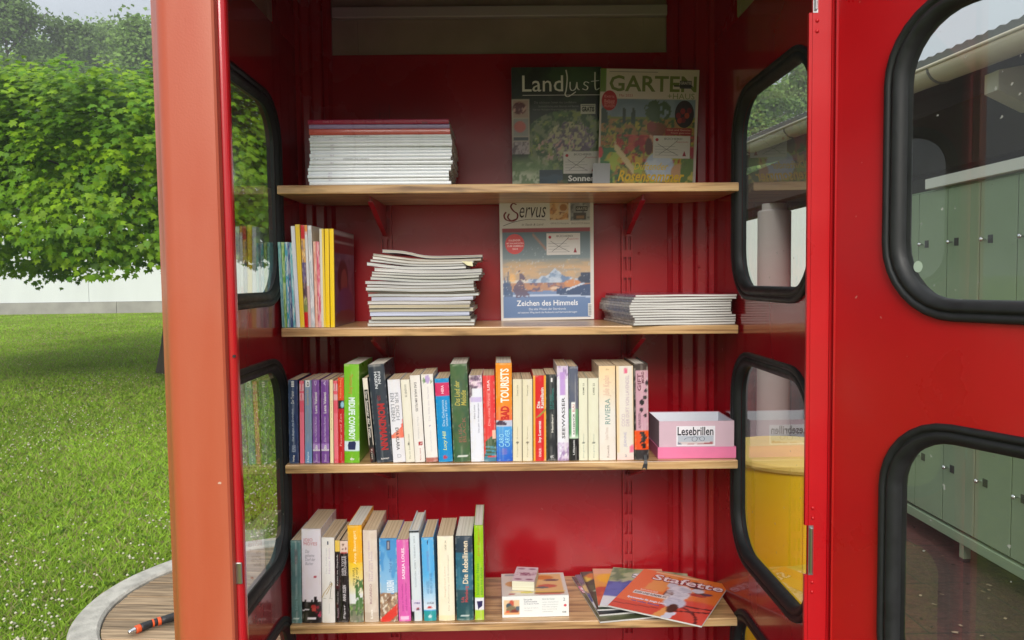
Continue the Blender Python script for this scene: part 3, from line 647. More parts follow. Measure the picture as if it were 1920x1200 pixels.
BLK = principled('black_grip', (0.02, 0.02, 0.022), 0.5); ORG = principled('orange_band', (0.75, 0.10, 0.02), 0.45); CHR = principled('chrome', (0.7, 0.7, 0.72), 0.2, metal=1)
p0 = atz(241, 1186, .05); p1 = atz(284, 1169, .05); p2 = atz(328, 1156, .05)
tl = thing('hand_tool', 'black hand tool with orange bands and a silver tip lying on the round plank cover', 'tool', (p0.x, p0.y, 0.050))
d1 = (p1 - p0); d2 = (p2 - p1); e1 = d1.normalized(); e2 = d2.normalized(); L1 = d1.length; L2 = d2.length
def along(s): return e1 * s if s < L1 else d1 + e2 * (s - L1)
def band(name, s0, s1, r0, r1, mt):
    mb = MB(); k_ = 5; mb.tube([along(s0 + (s1 - s0) * q / k_) for q in range(k_ + 1)], [r0 + (r1 - r0) * q / k_ for q in range(k_ + 1)], 14); mb.build(name, mt, tl, smooth=True)
band('tip', 0, .030, .008, .013, CHR); band('orange_collar', .0305, .050, .0165, .0165, ORG); band('handle', .0505, .100, .0175, .016, BLK); band('orange_collar', .1005, .108, .0168, .0168, ORG)
band('handle', .1085, .122, .016, .016, BLK); band('orange_collar', .1225, .136, .0175, .0175, ORG); band('shaft', .1365, .235, .017, .019, BLK); band('orange_collar', .2355, .241, .0195, .0195, ORG); band('socket_head', .2415, .268, .02, .02, CHR); band('shaft', .2685, .33, .018, .018, BLK)

# ------------------------------------------------------------------ yellow drum behind the booth
YEL = principled('yellow_paint', (0.86, 0.55, 0.002), 0.42, nscale=5, namt=0.08, coat=0.2)
YELP = principled('yellow_lid', (0.70, 0.48, 0.10), 0.5, nscale=4, namt=0.15)
dr = thing('rubbish_drum', 'yellow metal drum with a domed lid standing behind the right window', 'drum', (0.96, 2.44, 0.012))
MB().lathe([(0.0, 0.0), (.217, 0.0), (.222, .01), (.222, .90)], 56).build('body', YEL, dr, smooth=True, auto=28)
MB().box(-.003, .003, -.225, -.219, .02, .88).build('seam', YEL, dr, rot=(0, 0, math.radians(-14)))
MB().lathe([(.224, .884), (.233, .886), (.236, .896), (.233, .906), (.228, .910), (.20, .914), (.12, .922), (0.03, .925), (0.0, .925)], 56).build('lid', YELP, dr, smooth=True, auto=28)

# ------------------------------------------------------------------ open shelter on the right: column, gutter, roof, lockers
CREAM = principled('cream_metal', (0.50, 0.46, 0.37), 0.45, nscale=3, namt=0.10)
ROOFM = principled('grey_roof_sheet', (0.16, 0.16, 0.16), 0.6, nscale=2, namt=0.2)
DARKW = principled('dark_timber', (0.045, 0.028, 0.026), 0.7, nscale=3, namt=0.3, stretch=(1, .2, 1))
COLM = principled('pinkish_plaster', (0.50, 0.45, 0.43), 0.8, nscale=2, namt=0.07, bump=.05)
sh = thing('open_shelter', 'open shelter with cream gutter and grey sheet roof to the right of the booth', 'shelter', (0, 0, 0))
GX = 2.2
def gz(y): return 2.385 + 0.045 * (y - 3.15)
prof = [(.075 * math.cos(math.pi + math.pi * k_ / 10), .075 * math.sin(math.pi + math.pi * k_ / 10)) for k_ in range(11)]
mb = MB(); Y0, Y1 = 0.2, 11.0; v = []
for y_ in (Y0, Y1):
    v += [(GX + x_, y_, gz(y_) + .075 + z_ * 1.0 + .04) for x_, z_ in prof]; v += [(GX + x_ * .93, y_, gz(y_) + .075 + z_ * .93 + .04) for x_, z_ in reversed(prof)]
n = 22; mb.add(v, [(k_, (k_ + 1) % n, n + (k_ + 1) % n, n + k_) for k_ in range(n)] + [tuple(range(n - 1, -1, -1)), tuple(range(n, 2 * n))])
mb.tube([(GX - .078, Y0, gz(Y0) + .115), (GX - .078, Y1, gz(Y1) + .115)], .010, 8); mb.build('gutter', CREAM, sh, smooth=True)
for y_ in np.arange(.9, 11, .95):
    pts = [(GX + .0775 * math.cos(math.pi + math.pi * k_ / 8), y_, gz(y_) + .115 + .0775 * math.sin(math.pi + math.pi * k_ / 8)) for k_ in range(9)] + [(GX + .11, y_, gz(y_) + .16)]
    MB().tube(pts, .007, 6).build('gutter_bracket', ROOFM, sh, smooth=True)
rf = MB(); nn = 140
for k_ in range(nn):                      # corrugated sheet, its waves running up the slope
    ya = Y0 + (Y1 - Y0) * k_ / nn; yb = Y0 + (Y1 - Y0) * (k_ + 1) / nn; ym = (ya + yb) / 2
    for (p_, q_, da, db_) in ((ya, ym, 0, .010), (ym, yb, .010, 0)):
        def zz_(y, x): return gz(y) + .165 + (x - GX) * .20
        rf.add([(GX - .05, p_, zz_(p_, GX) + da), (GX - .05, q_, zz_(q_, GX) + db_), (5.6, q_, zz_(q_, 5.6) + db_), (5.6, p_, zz_(p_, 5.6) + da)], [(3, 2, 1, 0)])
        rf.add([(GX - .05, p_, zz_(p_, GX) + da), (GX - .05, q_, zz_(q_, GX) + db_), (GX - .05, q_, zz_(q_, GX) - .04), (GX - .05, p_, zz_(p_, GX) - .04)], [(0, 1, 2, 3)])
rf.build('roof_sheet', ROOFM, sh)
sf = MB(); sf.add([(GX + .09, Y0, gz(Y0) + .10), (GX + .09, Y1, gz(Y1) + .10), (5.5, Y1, gz(Y1) + .72), (5.5, Y0, gz(Y0) + .72)], [(0, 1, 2, 3)]); sf.build('soffit', DARKW, sh)
for y_ in (1.2, 2.35, 3.5):
    r_ = MB(); z_ = gz(y_); pr_ = [(GX + .085, z_ - .06), (GX + .26, z_ - .145), (GX + .75, z_ - .15), (GX + .75, z_ + .14), (GX + .085, z_ + .03)]
    v = [(x_, y_ - .05, q_) for x_, q_ in pr_] + [(x_, y_ + .05, q_) for x_, q_ in pr_]
    r_.add(v, [tuple(range(5)), tuple(range(9, 4, -1))] + [(k_, 5 + k_, 5 + (k_ + 1) % 5, (k_ + 1) % 5) for k_ in range(5)]); r_.build('rafter', CREAM, sh)
MB().box(GX + .765, GX + .9, Y0, Y1, 2.20, 2.60).build('beam', DARKW, sh)
MB().box(GX - .02, GX + .07, 4.75, Y1, 2.095, 2.40).build('beam', DARKW, sh)
MB().box(5.2, 5.4, Y0, Y1, 0.0, 3.1).build('back_wall', DARKW, sh)
for cx_, cy_ in ((2.25, 6.18), (2.25, 10.6)):
    MB().lathe([(.132, .012), (.132, 2.03), (.120, 2.04), (.098, 2.043), (.098, 2.0945), (0, 2.0945)], 36, c=(cx_, cy_)).build('column', COLM, sh, smooth=True, auto=30)

LOCK = principled('sage_green_enamel', (0.23, 0.31, 0.20), 0.38, nscale=2.5, namt=0.06, coat=0.15)
LOCKD = principled('locker_gap', (0.03, 0.04, 0.025), 0.8)
bank = thing('locker_bank', 'row of sage green two-tier lockers on legs under the shelter roof', 'lockers', (2.35, 3.388, 0.012))
P_ = 0.27
for k_ in range(-6, 5):
    y0_ = k_ * P_
    for zt, z0_, z1_, kz in (('lower', .165, 1.045, .463), ('upper', 1.055, 1.935, 1.653)):
        d_ = MB(); d_.box(-.004, .014, y0_ + .003, y0_ + P_ - .003, z0_, z1_); do = d_.build('door', LOCK, bank, bevel=.0025)
        kn = MB(); kn.lathe([(0, -.034), (.009, -.032), (.012, -.026), (.010, -.020), (.005, -.016), (.005, .0)], 14); ko = kn.build('knob', CHR, do, smooth=True, loc=(0, y0_ + P_ - .045, kz)); ko.rotation_euler = (0, math.radians(90), 0)
        MB().box(-.006, -.0035, y0_ + P_ - .10, y0_ + P_ - .065, kz - .02, kz + .02).build('lock_plate', BLK, do)
cs = MB(); cs.box(.016, .46, -6 * P_, 5 * P_, .155, 1.94); cs.build('carcass', LOCKD, bank)
MB().box(-.012, .44, -6 * P_ - .002, 5 * P_ + .002, .098, .150).build('base_rail', LOCK, bank, bevel=.004)
MB().box(.02, .45, -6 * P_, 5 * P_, 1.9405, 1.948).build('cabinet_top', LOCK, bank)
MB().box(-.03, .05, -6 * P_, .71, 1.95, 2.005).build('top_board', principled('white_board', (.70, .70, .66), .5), bank, bevel=.003)
for y_ in (-5.8 * P_, -2.6 * P_, .355, 4.7 * P_):
    for x_ in (.0, .38):
        MB().box(x_, x_ + .04, y_, y_ + .035, .02, .0975).build('leg', LOCK, bank, bevel=.002); MB().box(x_ + .004, x_ + .036, y_ + .004, y_ + .031, .0, .0195).build('foot', BLK, bank)

# ------------------------------------------------------------------ the light haze that pales the far woodland
hm = bpy.data.materials.new('haze'); hm.use_nodes = True; hm.node_tree.nodes.clear()
ho = hm.node_tree.nodes.new('ShaderNodeOutputMaterial'); hv = hm.node_tree.nodes.new('ShaderNodeVolumePrincipled')
hv.inputs['Color'].default_value = (0.93, 0.96, 1.0, 1); hv.inputs['Density'].default_value = 0.0020; hm.node_tree.links.new(hv.outputs[0], ho.inputs['Volume'])
hz_ = MB().box(-470, 470, -360, 960, -1.5, 27).build('haze', hm); tag(hz_, kind='stuff')

# ================================================================== THE BOOTH
booth = thing('book_booth', 'red converted telephone booth with open door, four wooden shelves and rubber-framed windows', 'booth', (0, 1.5, 0.0))
def B(mb, name, mats, parent=booth, **k):             # parts are modelled in world coordinates and hung below the booth
    o = mb.build(name, mats, parent, **k)
    o.matrix_parent_inverse = Matrix.Translation((0, -1.5, 0)) if parent is booth else Matrix.Identity(4)
    return o
WINS0 = [(1.400, (z0_ + z1_) / 2, 0.197, (z1_ - z0_) / 2 - .020, .085) for z0_, z1_ in ((.36, .80), (.895, 1.345), (1.452, 1.888))]
for sx in (-1, 1):
    XI = .50 if sx > 0 else .474
    T = (lambda sx, XI: lambda u, d, z: (sx * (XI + d), u, z))(sx, XI)
    WINS = [(uc_ + (.004 if sx < 0 else 0), *rest_) for uc_, *rest_ in WINS0]
    mb = MB(); panel(mb, T, 1.1725, 1.765, 0.10, 2.04, 0.018, WINS)
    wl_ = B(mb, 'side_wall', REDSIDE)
    for wn in WINS: seal(T, 0.018, wn, wl_, GLASS, .010 if sx > 0 else .004)
    MB_ = MB(); MB_.box(*sorted((sx * (XI + .003), sx * (XI + .03))), 1.1725, 1.60, 2.0405, 2.20); MB_.box(*sorted((sx * (XI - .002), sx * (XI + .0028))), 1.572, 1.590, 2.042, 2.20)
    B(MB_, 'head_panel', BEIGE)
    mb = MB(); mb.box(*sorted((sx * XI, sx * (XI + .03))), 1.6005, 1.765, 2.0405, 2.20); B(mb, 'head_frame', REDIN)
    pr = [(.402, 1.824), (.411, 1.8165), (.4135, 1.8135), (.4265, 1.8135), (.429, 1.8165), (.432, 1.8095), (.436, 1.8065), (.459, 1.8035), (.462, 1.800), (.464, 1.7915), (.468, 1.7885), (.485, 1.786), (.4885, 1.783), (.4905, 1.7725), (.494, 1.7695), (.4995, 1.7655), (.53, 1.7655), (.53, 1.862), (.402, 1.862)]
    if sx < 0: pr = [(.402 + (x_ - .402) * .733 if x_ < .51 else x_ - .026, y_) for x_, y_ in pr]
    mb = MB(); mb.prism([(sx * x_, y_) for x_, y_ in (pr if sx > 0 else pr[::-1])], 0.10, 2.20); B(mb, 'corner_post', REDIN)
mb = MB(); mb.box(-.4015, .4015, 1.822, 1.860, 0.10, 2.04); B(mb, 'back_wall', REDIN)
xl, xr = at(624, 70, 1.81).x, at(1258, 70, 1.81).x
mb = MB(); mb.box(-.4015, .4015, 1.832, 1.860, 2.0405, 2.20)
for px_, wd_ in ((668, .004), (938, .007), (1215, .010)): x_ = at(px_, 70, 1.83).x; mb.box(x_ - wd_, x_ + wd_, 1.8285, 1.8315, 2.0405, 2.124)
B(mb, 'head_panel', BEIGE)
mb = MB(); mb.box(-.398, .4012, 1.812, 1.8312, 2.1245, 2.151); B(mb, 'pale_rail', principled('pale_rail_metal', (.42, .38, .35), .4), bevel=.003)
mb = MB(); mb.box(-.53, .53, 1.13, 1.862, 2.2005, 2.215); B(mb, 'ceiling', CEIL)
mb = MB(); mb.box(-.58, .58, 1.09, 1.90, 2.2155, 2.34); B(mb, 'roof', RED, bevel=.02)
mb = MB(); mb.box(-.4115, .477, 1.142, 1.170, 1.985, 2.20); B(mb, 'lintel', RED, bevel=.003)
mb = MB(); mb.box(-.53, .53, 1.13, 1.862, 0.013, 0.0995); B(mb, 'base', CEIL)
# front left corner post, faded outside
arc = [(-.490 - .026 * math.sin(a_), 1.156 - .026 * math.cos(a_)) for a_ in np.linspace(0, math.radians(75), 9)]
poly = [(-.4505, 1.1715), (-.4505, 1.1465), (-.4222, 1.1465), (-.4222, 1.133), (-.4252, 1.130)] + arc + [(-.530, 1.1665), (-.530, 1.1715)]
mb = MB(); mb.prism(poly[::-1], 0.0985, 2.20); po = B(mb, 'corner_post', SALMON, smooth=False); po['label'] = 'salmon faded front corner post'
po.data.polygons.foreach_set('use_smooth', [True] * len(po.data.polygons)); 
em = po.modifiers.new('edge', 'EDGE_SPLIT'); em.split_angle = math.radians(35)
mb = MB(); mb.box(-.4500, -.4118, 1.1480, 1.1712, 0.0990, 2.199); lp = B(mb, 'door_stop', principled('glossy_red_paint', (0.50, 0.010, 0.016), 0.22, coat=0.6, coat_rough=0.12), bevel=.009, seg=5)
hz = at(440, 668, 1.148); mb = MB(); mb.tube([(-.4150, 1.1476, hz.z), (-.4150, 1.152, hz.z)], .0022, 12); B(mb, 'screw_hole', BLK)
hz = at(437, 1075, 1.146); mb = MB(); mb.box(-.4225, -.4128, 1.1445, 1.1477, hz.z - .017, hz.z + .017); B(mb, 'strike_plate', STEEL, bevel=.001)
# right hinge jamb with the two hinge cut-outs
mb = MB(); mb.box(.482, .512, 1.166, 1.1715, 0.0990, 2.199); B(mb, 'hinge_jamb', RED, bevel=.001)
cuts = [(at(1515, 1078, 1.166).z, at(1515, 985, 1.166).z), (at(1515, 24, 1.166).z, at(1515, -70, 1.166).z)]
zz = 0.10
mb = MB()
for a_, b_ in cuts: mb.box(.4765, .4815, 1.166, 1.1715, zz, a_); zz = b_
mb.box(.4765, .4815, 1.166, 1.1715, zz, 2.199); B(mb, 'jamb_edge', RED)
for a_, b_ in cuts:
    mb = MB(); mb.tube([(.4862, 1.163, a_ + .004), (.4862, 1.163, b_ - .004)], .0022, 10); mb.box(.4823, .4900, 1.1655, 1.1659, a_, b_); ho = B(mb, 'hinge', [STEEL], smooth=False)
    for zq in (a_ - .012, a_ - .028, b_ + .012, b_ + .028):
        mb = MB(); mb.lathe([(.0030, 0), (.0026, .0012), (.0014, .0020), (0, .0022)], 12); so_ = B(mb, 'screw', RED, smooth=True); so_.location = (.4890, 1.1658, zq); so_.rotation_euler = (math.radians(90), 0, 0)
mb = MB(); mb.box(.5125, .530, 1.1660, 1.1715, 0.0990, 2.199); po = B(mb, 'corner_post', RED)
# the open door
DA = math.radians(24); dd = (math.sin(DA), -math.cos(DA)); dn = (-math.cos(DA), -math.sin(DA)); H_ = (.514, 1.158)
TD = lambda u, d, z: (H_[0] + dd[0] * u - dn[0] * d, H_[1] + dd[1] * u - dn[1] * d, z)
DW = [(.395, (z0_ + z1_) / 2, .305 - .020, (z1_ - z0_) / 2 - .020, .088) for z0_, z1_ in ((.37, .80), (.865, 1.300), (1.437, 1.875))]
mb = MB(); panel(mb, TD, .006, .790, .12, 1.955, .026, DW); door = B(mb, 'door', RED)
for wn in DW: seal(TD, .026, wn, door, GLASSD)
mb = MB(); mb.add([TD(u, d, z) for z in (.12, 1.955) for u, d in ((-.001, .0255), (-.001, .004), (.0000, .001), (.003, -.0012), (.0058, 0), (.0058, .0255))], [(k_, (k_ + 1) % 6, 6 + (k_ + 1) % 6, 6 + k_) for k_ in range(6)] + [tuple(range(5, -1, -1)), tuple(range(6, 12))])
mb.build('folded_edge', RED, door)
hp = MB(); hp.tube([TD(.75, -.002, 1.05), TD(.75, -.04, 1.05), TD(.75, -.04, 1.25), TD(.75, -.002, 1.25)], .009, 10); hp.build('handle', BLK, door, smooth=True)
sm = MB(); uw = .159; c0_ = at(1717, 500, 1.03); wu, wz = .138, at(1717, 500, 1.04).z
for r0_, n_ in ((.007, 20),): sm.add([TD(wu + r0_ * math.cos(6.283 * k_ / n_), .0092, wz + r0_ * 1.15 * math.sin(6.283 * k_ / n_)) for k_ in range(n_)], [tuple(range(n_))])
sm.build('glass_stamp', principled('etched_mark', (.45, .55, .45), .6), door)

# shelves, standards, brackets
SZ = [(1.6985, -.0047), (1.4015, -.0064), (1.1125, -.0048), (.7670, .0)]
def shz(i, x): return SZ[i][0] + SZ[i][1] * x
YF = 1.563
for i, (z0_, k_) in enumerate(SZ):
    pts = [(-.465, YF), (.495, YF), (.495, 1.757), (.431, 1.806), (-.431, 1.806), (-.465, 1.757)]
    mb = MB(); mb.prism([(x_, y_ - 1.5) for x_, y_ in pts], -.0185, 0)
    o = mb.build('shelf', PINE, booth, bevel=.0022, seg=2); o.location = (0, 0, z0_); o.rotation_euler = (0, -math.atan(k_), 0)
    o['label'] = ['topmost wooden shelf', 'second wooden shelf from the top', 'third wooden shelf, under the long row of paperbacks', 'lowest wooden shelf, with the fanned magazines'][i]
XL, XR = at(724, 450, 1.81).x, at(1177, 700, 1.81).x
for x_ in (XL, XR):
    mb = MB(); top_ = at(713, 195, 1.81).z; z_ = .20
    mb.box(x_ - .0135, x_ - .0095, 1.8095, 1.8215, z_, top_); mb.box(x_ + .0095, x_ + .0135, 1.8095, 1.8215, z_, top_); mb.box(x_ - .0018, x_ + .0018, 1.8100, 1.8125, z_, top_)
    while z_ < top_ - .02: mb.box(x_ - .0094, x_ + .0094, 1.8103, 1.8122, z_, z_ + .018); z_ += .050
    mb.box(x_ - .0094, x_ + .0094, 1.8195, 1.8213, .2, top_)
    B(mb, 'shelf_standard', REDIN)
    for i in range(4):
        zs = shz(i, x_) - .0195; mb = MB()
        pf = [(1.8085, zs), (1.605, zs), (1.605, zs - .010), (1.793, zs - .070), (1.8085, zs - .070)]; n = 5
        v = [(x_ - .0016, y_, z2) for y_, z2 in pf] + [(x_ + .0016, y_, z2) for y_, z2 in pf]
        mb.add(v, [tuple(range(n)), tuple(range(2 * n - 1, n - 1, -1))] + [(k_, n + k_, n + (k_ + 1) % n, (k_ + 1) % n) for k_ in range(n)])
        fl_ = [(1.603, zs - .0105), (1.793, zs - .0712)]; v = [(x_ + sx_, y_, z2 - dz_) for dz_ in (0, .0016) for y_, z2 in fl_ for sx_ in (-.0055, .0055)]
        mb.add(v, [(0, 1, 3, 2), (4, 6, 7, 5), (0, 2, 6, 4), (1, 5, 7, 3), (0, 4, 5, 1), (2, 3, 7, 6)])
        B(mb, 'shelf_bracket', REDIN)
for px_, py_ in ((1198, 475), (1330, 500), (850, 700)):
    p_ = at(px_, py_, 1.8215); mb = MB(); mb.lathe([(.0032, 0), (.0028, .0014), (.0015, .0022), (0, .0024)], 12); so_ = B(mb, 'screw', REDIN, smooth=True); so_.location = (p_.x if px_ < 1300 else .47, p_.y if px_ < 1300 else 1.786, p_.z); so_.rotation_euler = (math.radians(90), 0, 0)

# ================================================================== BOOKS
def dark(c, k): return tuple(int(q * k) for q in c)
def book(shelf, bl, br, tl, tr, col, label, group, paint=None, texts=(), pages=PAGES, depth=.120, hard=False, yoff=.012, front=None, pn=(10, 70)):
    """bl, br, tl, tr: spine corners (x, y) in the photograph; measured at the spine's depth, then stood on the shelf"""
    Ys = YF + yoff
    a = at(*bl, Ys); b_ = at(*br, Ys); c = at(*tl, Ys); d = at(*tr, Ys)
    t_ = max(.004, ((b_.x - a.x) + (d.x - c.x)) / 2); xb = (a.x + b_.x) / 2; xt = (c.x + d.x) / 2; zt = (c.z + d.z) / 2
    zb = shz(shelf, xb) + .0006
    lean = math.atan2(xt - xb, zt - zb); h = math.hypot(xt - xb, zt - zb)
    t_ *= math.cos(lean)
    x0_ = xb - t_ / 2 * math.cos(lean)
    # a leaning book stands on the lower edge of its tail
    lift = t_ * abs(math.sin(lean)) if lean < 0 else t_ * math.sin(lean)
    root = thing('book', label, 'book', (xb, Ys, zb + .5 * t_ * abs(math.sin(lean))), (0, lean, random.uniform(-.012, .012)), group)
    cb = .0026 if hard else .0008; lip = .003 if hard else .0
    mc = cover_mat(col, .42 if hard else .33); mb = MB()
    hx = t_ / 2; bul = min(.0022, t_ * .07)
    # spine: a shallow curve with rounded edges; boards behind it
    ns = 8; pts = [(-hx + t_ * k_ / ns, -bul * math.sin(math.pi * k_ / ns) ** .6) for k_ in range(ns + 1)]
    outer = pts + [(hx, depth), (hx - cb, depth), (hx - cb, cb + .001), (-hx + cb, cb + .001), (-hx + cb, depth), (-hx, depth)]
    n = len(outer); v = [(x_, y_, 0) for x_, y_ in outer] + [(x_, y_, h) for x_, y_ in outer]
    fs = [(k_, (k_ + 1) % n, n + (k_ + 1) % n, n + k_) for k_ in range(n)]
    mb.add(v, fs)
    # end faces of the shell
    for base, fl in ((0, False), (n, True)):
        sp = [base + k_ for k_ in range(ns + 1)] + [base + ns + 4 - 1 + 0, base + ns + 4]
        sp = [base + k_ for k_ in range(ns + 1)] + [base + ns + 3, base + ns + 4]
        bd1 = [base + ns, base + ns + 1, base + ns + 2, base + ns + 3]; bd2 = [base + ns + 4, base + ns + 5, base + ns + 6, base + 0]
        for q in (sp, bd1, bd2): mb.add([], []); mb.f.append(tuple(q if fl else q[::-1])); mb.m.append(0)
    cv = mb.build('cover', mc, root)
    pg = MB(); pg.box(-hx + cb + .0001, hx - cb - .0001, cb + .0012, depth - (.004 if hard else .0015), .0006 + lip, h - (lip if hard else .0005)); pg.build('pages', pages, root)
    f = Face(root, (-hx, -bul, 0), (1, 0, 0), (0, 0, 1), t_, h)
    nx, ny = pn; U, V = np.meshgrid(np.linspace(0, 1, nx + 1), np.linspace(0, 1, ny + 1)); U = U.ravel(); V = V.ravel()
    p = Pic(U, V, col, seed=sum(map(ord, label)) % 977)
    if paint: paint(p)
    # rubbed edges, reading creases and a little yellowing
    p.put(np.clip((p.noise(4, 40, 71) - .52) / .1, 0, 1) * ((np.minimum(U, 1 - U) < .09) | (np.minimum(V, 1 - V) < .018)), (214, 206, 196), .38)
    rr = random.Random(sum(map(ord, label)))
    if t_ > .014 and rr.random() < .75:
        for _ in range(rr.randint(1, 2)): cxx = rr.uniform(.2, .8); p.put((np.abs(U - cxx) < .75 / nx) * np.clip((p.noise(2, 9, 83) - .35) / .2, 0, 1), (226, 220, 212), .22)
    p.put(np.clip((p.noise(2, 6, 77) - .5) / .3, 0, 1), (196, 176, 140), .10)
    cc = lin(np.clip(p.c, 0, 255))
    P = np.c_[-hx + U * t_, -bul * np.sin(np.pi * np.clip(U, .0, 1)) ** .6 - .0003, V * h]
    i_, j_ = np.meshgrid(np.arange(nx), np.arange(ny)); q = (j_ * (nx + 1) + i_).ravel()
    obj('spine_print', mesh_np('spine_print', P, np.c_[q, q + 1, q + nx + 2, q + nx + 1], PRINT, cc), root)
    for tx in texts: f.text(tx[0], *tx[1], tx[2], d=tx[3] if len(tx) > 3 else 'up', bold=tx[4] if len(tx) > 4 else 0.0, shear=tx[5] if len(tx) > 5 else 0.0, eps=.0007)
    return root, f, t_, h
W_ = (226, 224, 222); CRM = (222, 214, 186); IV = (226, 222, 206); BK = (20, 20, 22); RD = (196, 24, 30)
G3_ = 'paperbacks in the long row on the third shelf'; G4_ = 'books in the row on the lowest shelf'
def P(f): return f
rows = []
def b3(bl, br, tl, tr, yb, yt, col, label, **k): return book(2, (bl, yb), (br, yb), (tl, yt), (tr, yt), col, label, G3_, **k)
def b4(bl, br, tl, tr, yb, yt, col, label, **k): return book(3, (bl, yb), (br, yb), (tl, yt), (tr, yt), col, label, G4_, depth=k.pop('depth', .125), **k)

def pnt(p): p.rect(0, 1, .93, 1, (30, 50, 96)); p.blotch([(40, 66, 112), (20, 36, 76)], 3, 9, 1, a=.5)
b3(543, 560, 540, 558, 869, 712.5, (28, 48, 92), 'dark navy paperback at the left end of the long row', paint=pnt,
   texts=[('III', (.35, .65, .92, .985), W_, 'up', .03), ('Der Trainer', (.3, .62, .72, .87), W_), ('Der Beginn der Dunkelheit', (.35, .6, .27, .66), (200, 208, 222)), ('ROMAN', (.3, .75, .14, .22), (180, 190, 210)), ('Verlag', (.38, .62, .02, .1), W_, 'up', .02)])
b3(563, 571, 561.5, 569.5, 869, 714, (222, 84, 112), 'thin rose pink paperback between the navy and the grey blue ones', paint=lambda p: p.rect(0, 1, .88, .97, W_, .6).rect(0, 1, .76, .85, W_, .55).rect(0, 1, 0, .62, (238, 120, 146), .7),
   texts=[('Anna', (.2, .7, .885, .965), (222, 84, 112), 'up', .03), ('Julia', (.2, .7, .77, .84), (222, 84, 112), 'up', .03)])
b3(572.5, 585, 571, 584, 869, 713, (120, 142, 172), 'grey blue paperback left of the two violet ones', paint=lambda p: p.grad(0, .35, (104, 148, 196), (120, 142, 172)).rect(.2, .75, .92, 1, (235, 235, 235)),
   texts=[('D', (.35, .65, .935, .985), BK, 'up', .03), ('Sommer im Tal', (.25, .6, .70, .88), (186, 166, 120)), ('eine Familiengeschichte', (.35, .55, .36, .66), (150, 150, 140)), ('Heyne', (.3, .65, .02, .14), (214, 230, 244), 'up', .02)])
for q, (bl, br, tl, tr, lab) in enumerate(((587, 600.5, 585, 598.5, 'left one of two violet paperbacks with white lettering'), (603, 617.5, 601.5, 616, 'right one of two violet paperbacks, beside the thin cream one'))):
    b3(bl, br, tl, tr, 869, 712, (116, 66, 150), lab, paint=lambda p: p.rect(0, 1, .16, .23, (160, 120, 190)).rect(0, 1, .155, .165, W_), texts=[(('C', 'A')[q], (.35, .65, .93, .985), (200, 180, 220), 'up', .03), ('Lena Valenti', (.35, .7, .60, .85), W_, 'up', .02), ('Das Verhältnis Roman', (.35, .62, .26, .56), (214, 196, 228)), ('dtv', (.3, .7, .165, .22), W_, 'up', .03), ('Bastei', (.35, .65, .02, .11), (214, 196, 228))])
b3(619.5, 625.5, 618, 624, 869, 712, (240, 224, 178), 'thin cream paperback between the violet and the pink one', texts=[('Ruhe im Wald', (.35, .65, .4, .75), (190, 160, 110))])
b3(627, 634.5, 625, 632.5, 869, 714, (226, 88, 108), 'thin salmon pink paperback with two white patches, left of the scarlet one', paint=lambda p: p.rect(0, 1, .88, .97, W_, .6).rect(0, 1, .76, .84, W_, .6).rect(0, 1, .05, .6, (240, 128, 142), .6), texts=[('Anna', (.2, .7, .885, .965), (222, 84, 112), 'up', .03)])
b3(635, 645.5, 633, 645, 869, 708, (190, 22, 30), 'scarlet paperback with an orange top, left of the lime green book', paint=lambda p: p.rect(0, 1, .74, 1, (220, 66, 28)).rect(.1, 1, .64, .73, (24, 28, 34)).ell(.75, .685, .3, .035, (140, 190, 214)), texts=[('Andreas Brand', (.3, .6, .76, .97), (250, 170, 120)), ('Feuer und Zeit', (.3, .62, .2, .58), (240, 170, 160)), ('Goldmann', (.35, .62, .03, .13), (230, 140, 130))])
r_, f, t_, h = b3(646.6, 674, 645, 673.5, 869, 683, (118, 186, 44), 'thick lime green hardback with white lettering and a dark blue emblem', depth=.15, pages=PAGESW, paint=lambda p: p.rect(0, 1, .125, .225, (206, 226, 236)).rect(0, 1, 0, .12, (104, 176, 24)),
   texts=[('MIDLIFE COWBOY', (.30, .74, .235, .665), (222, 240, 236), 'down', .035), ('Thomas Berg', (.30, .60, .70, .90), (190, 120, 40), 'down', .0, .25), ('dtv', (.38, .68, .028, .055), W_, 'flat', .03)])
f.poly([(.27, .135), (.73, .135), (.78, .205), (.70, .222), (.3, .215), (.24, .18)], (30, 40, 84), 'emblem', .0007)
b3(695, 704, 679.5, 688.5, 867, 709, BK, 'narrow black and white paperback leaning left, beside the lime green book', paint=lambda p: p.rect(0, .16, .2, 1, (196, 186, 172)).rect(.86, 1, .2, 1, (196, 186, 172)).rect(0, 1, .86, 1, (224, 216, 200)).blotch([(90, 30, 30), (40, 40, 40)], 2, 20, 3, (p.V < .2) * 1., .6), texts=[('Der Sommer der Toten', (.25, .75, .30, .84), (220, 214, 206), 'down', .01), ('Krimi', (.3, .7, .04, .16), (200, 190, 180), 'down')])
r_, f, t_, h = b3(706.5, 737, 689.5, 720, 867, 684, (46, 54, 66), 'thick slate grey book with large red lettering, leaning left', depth=.135, pages=PAGESW,
   texts=[('MONDMANN', (.36, .82, .125, .60), (168, 40, 44), 'down', .045), ('FYNN\nHASKIN', (.34, .72, .755, .925), (216, 220, 226), 'down', .015), ('DER', (.42, .6, .63, .68), (150, 40, 44), 'down'), ('BLANVALET', (.3, .8, .030, .045), W_, 'flat', .02)])
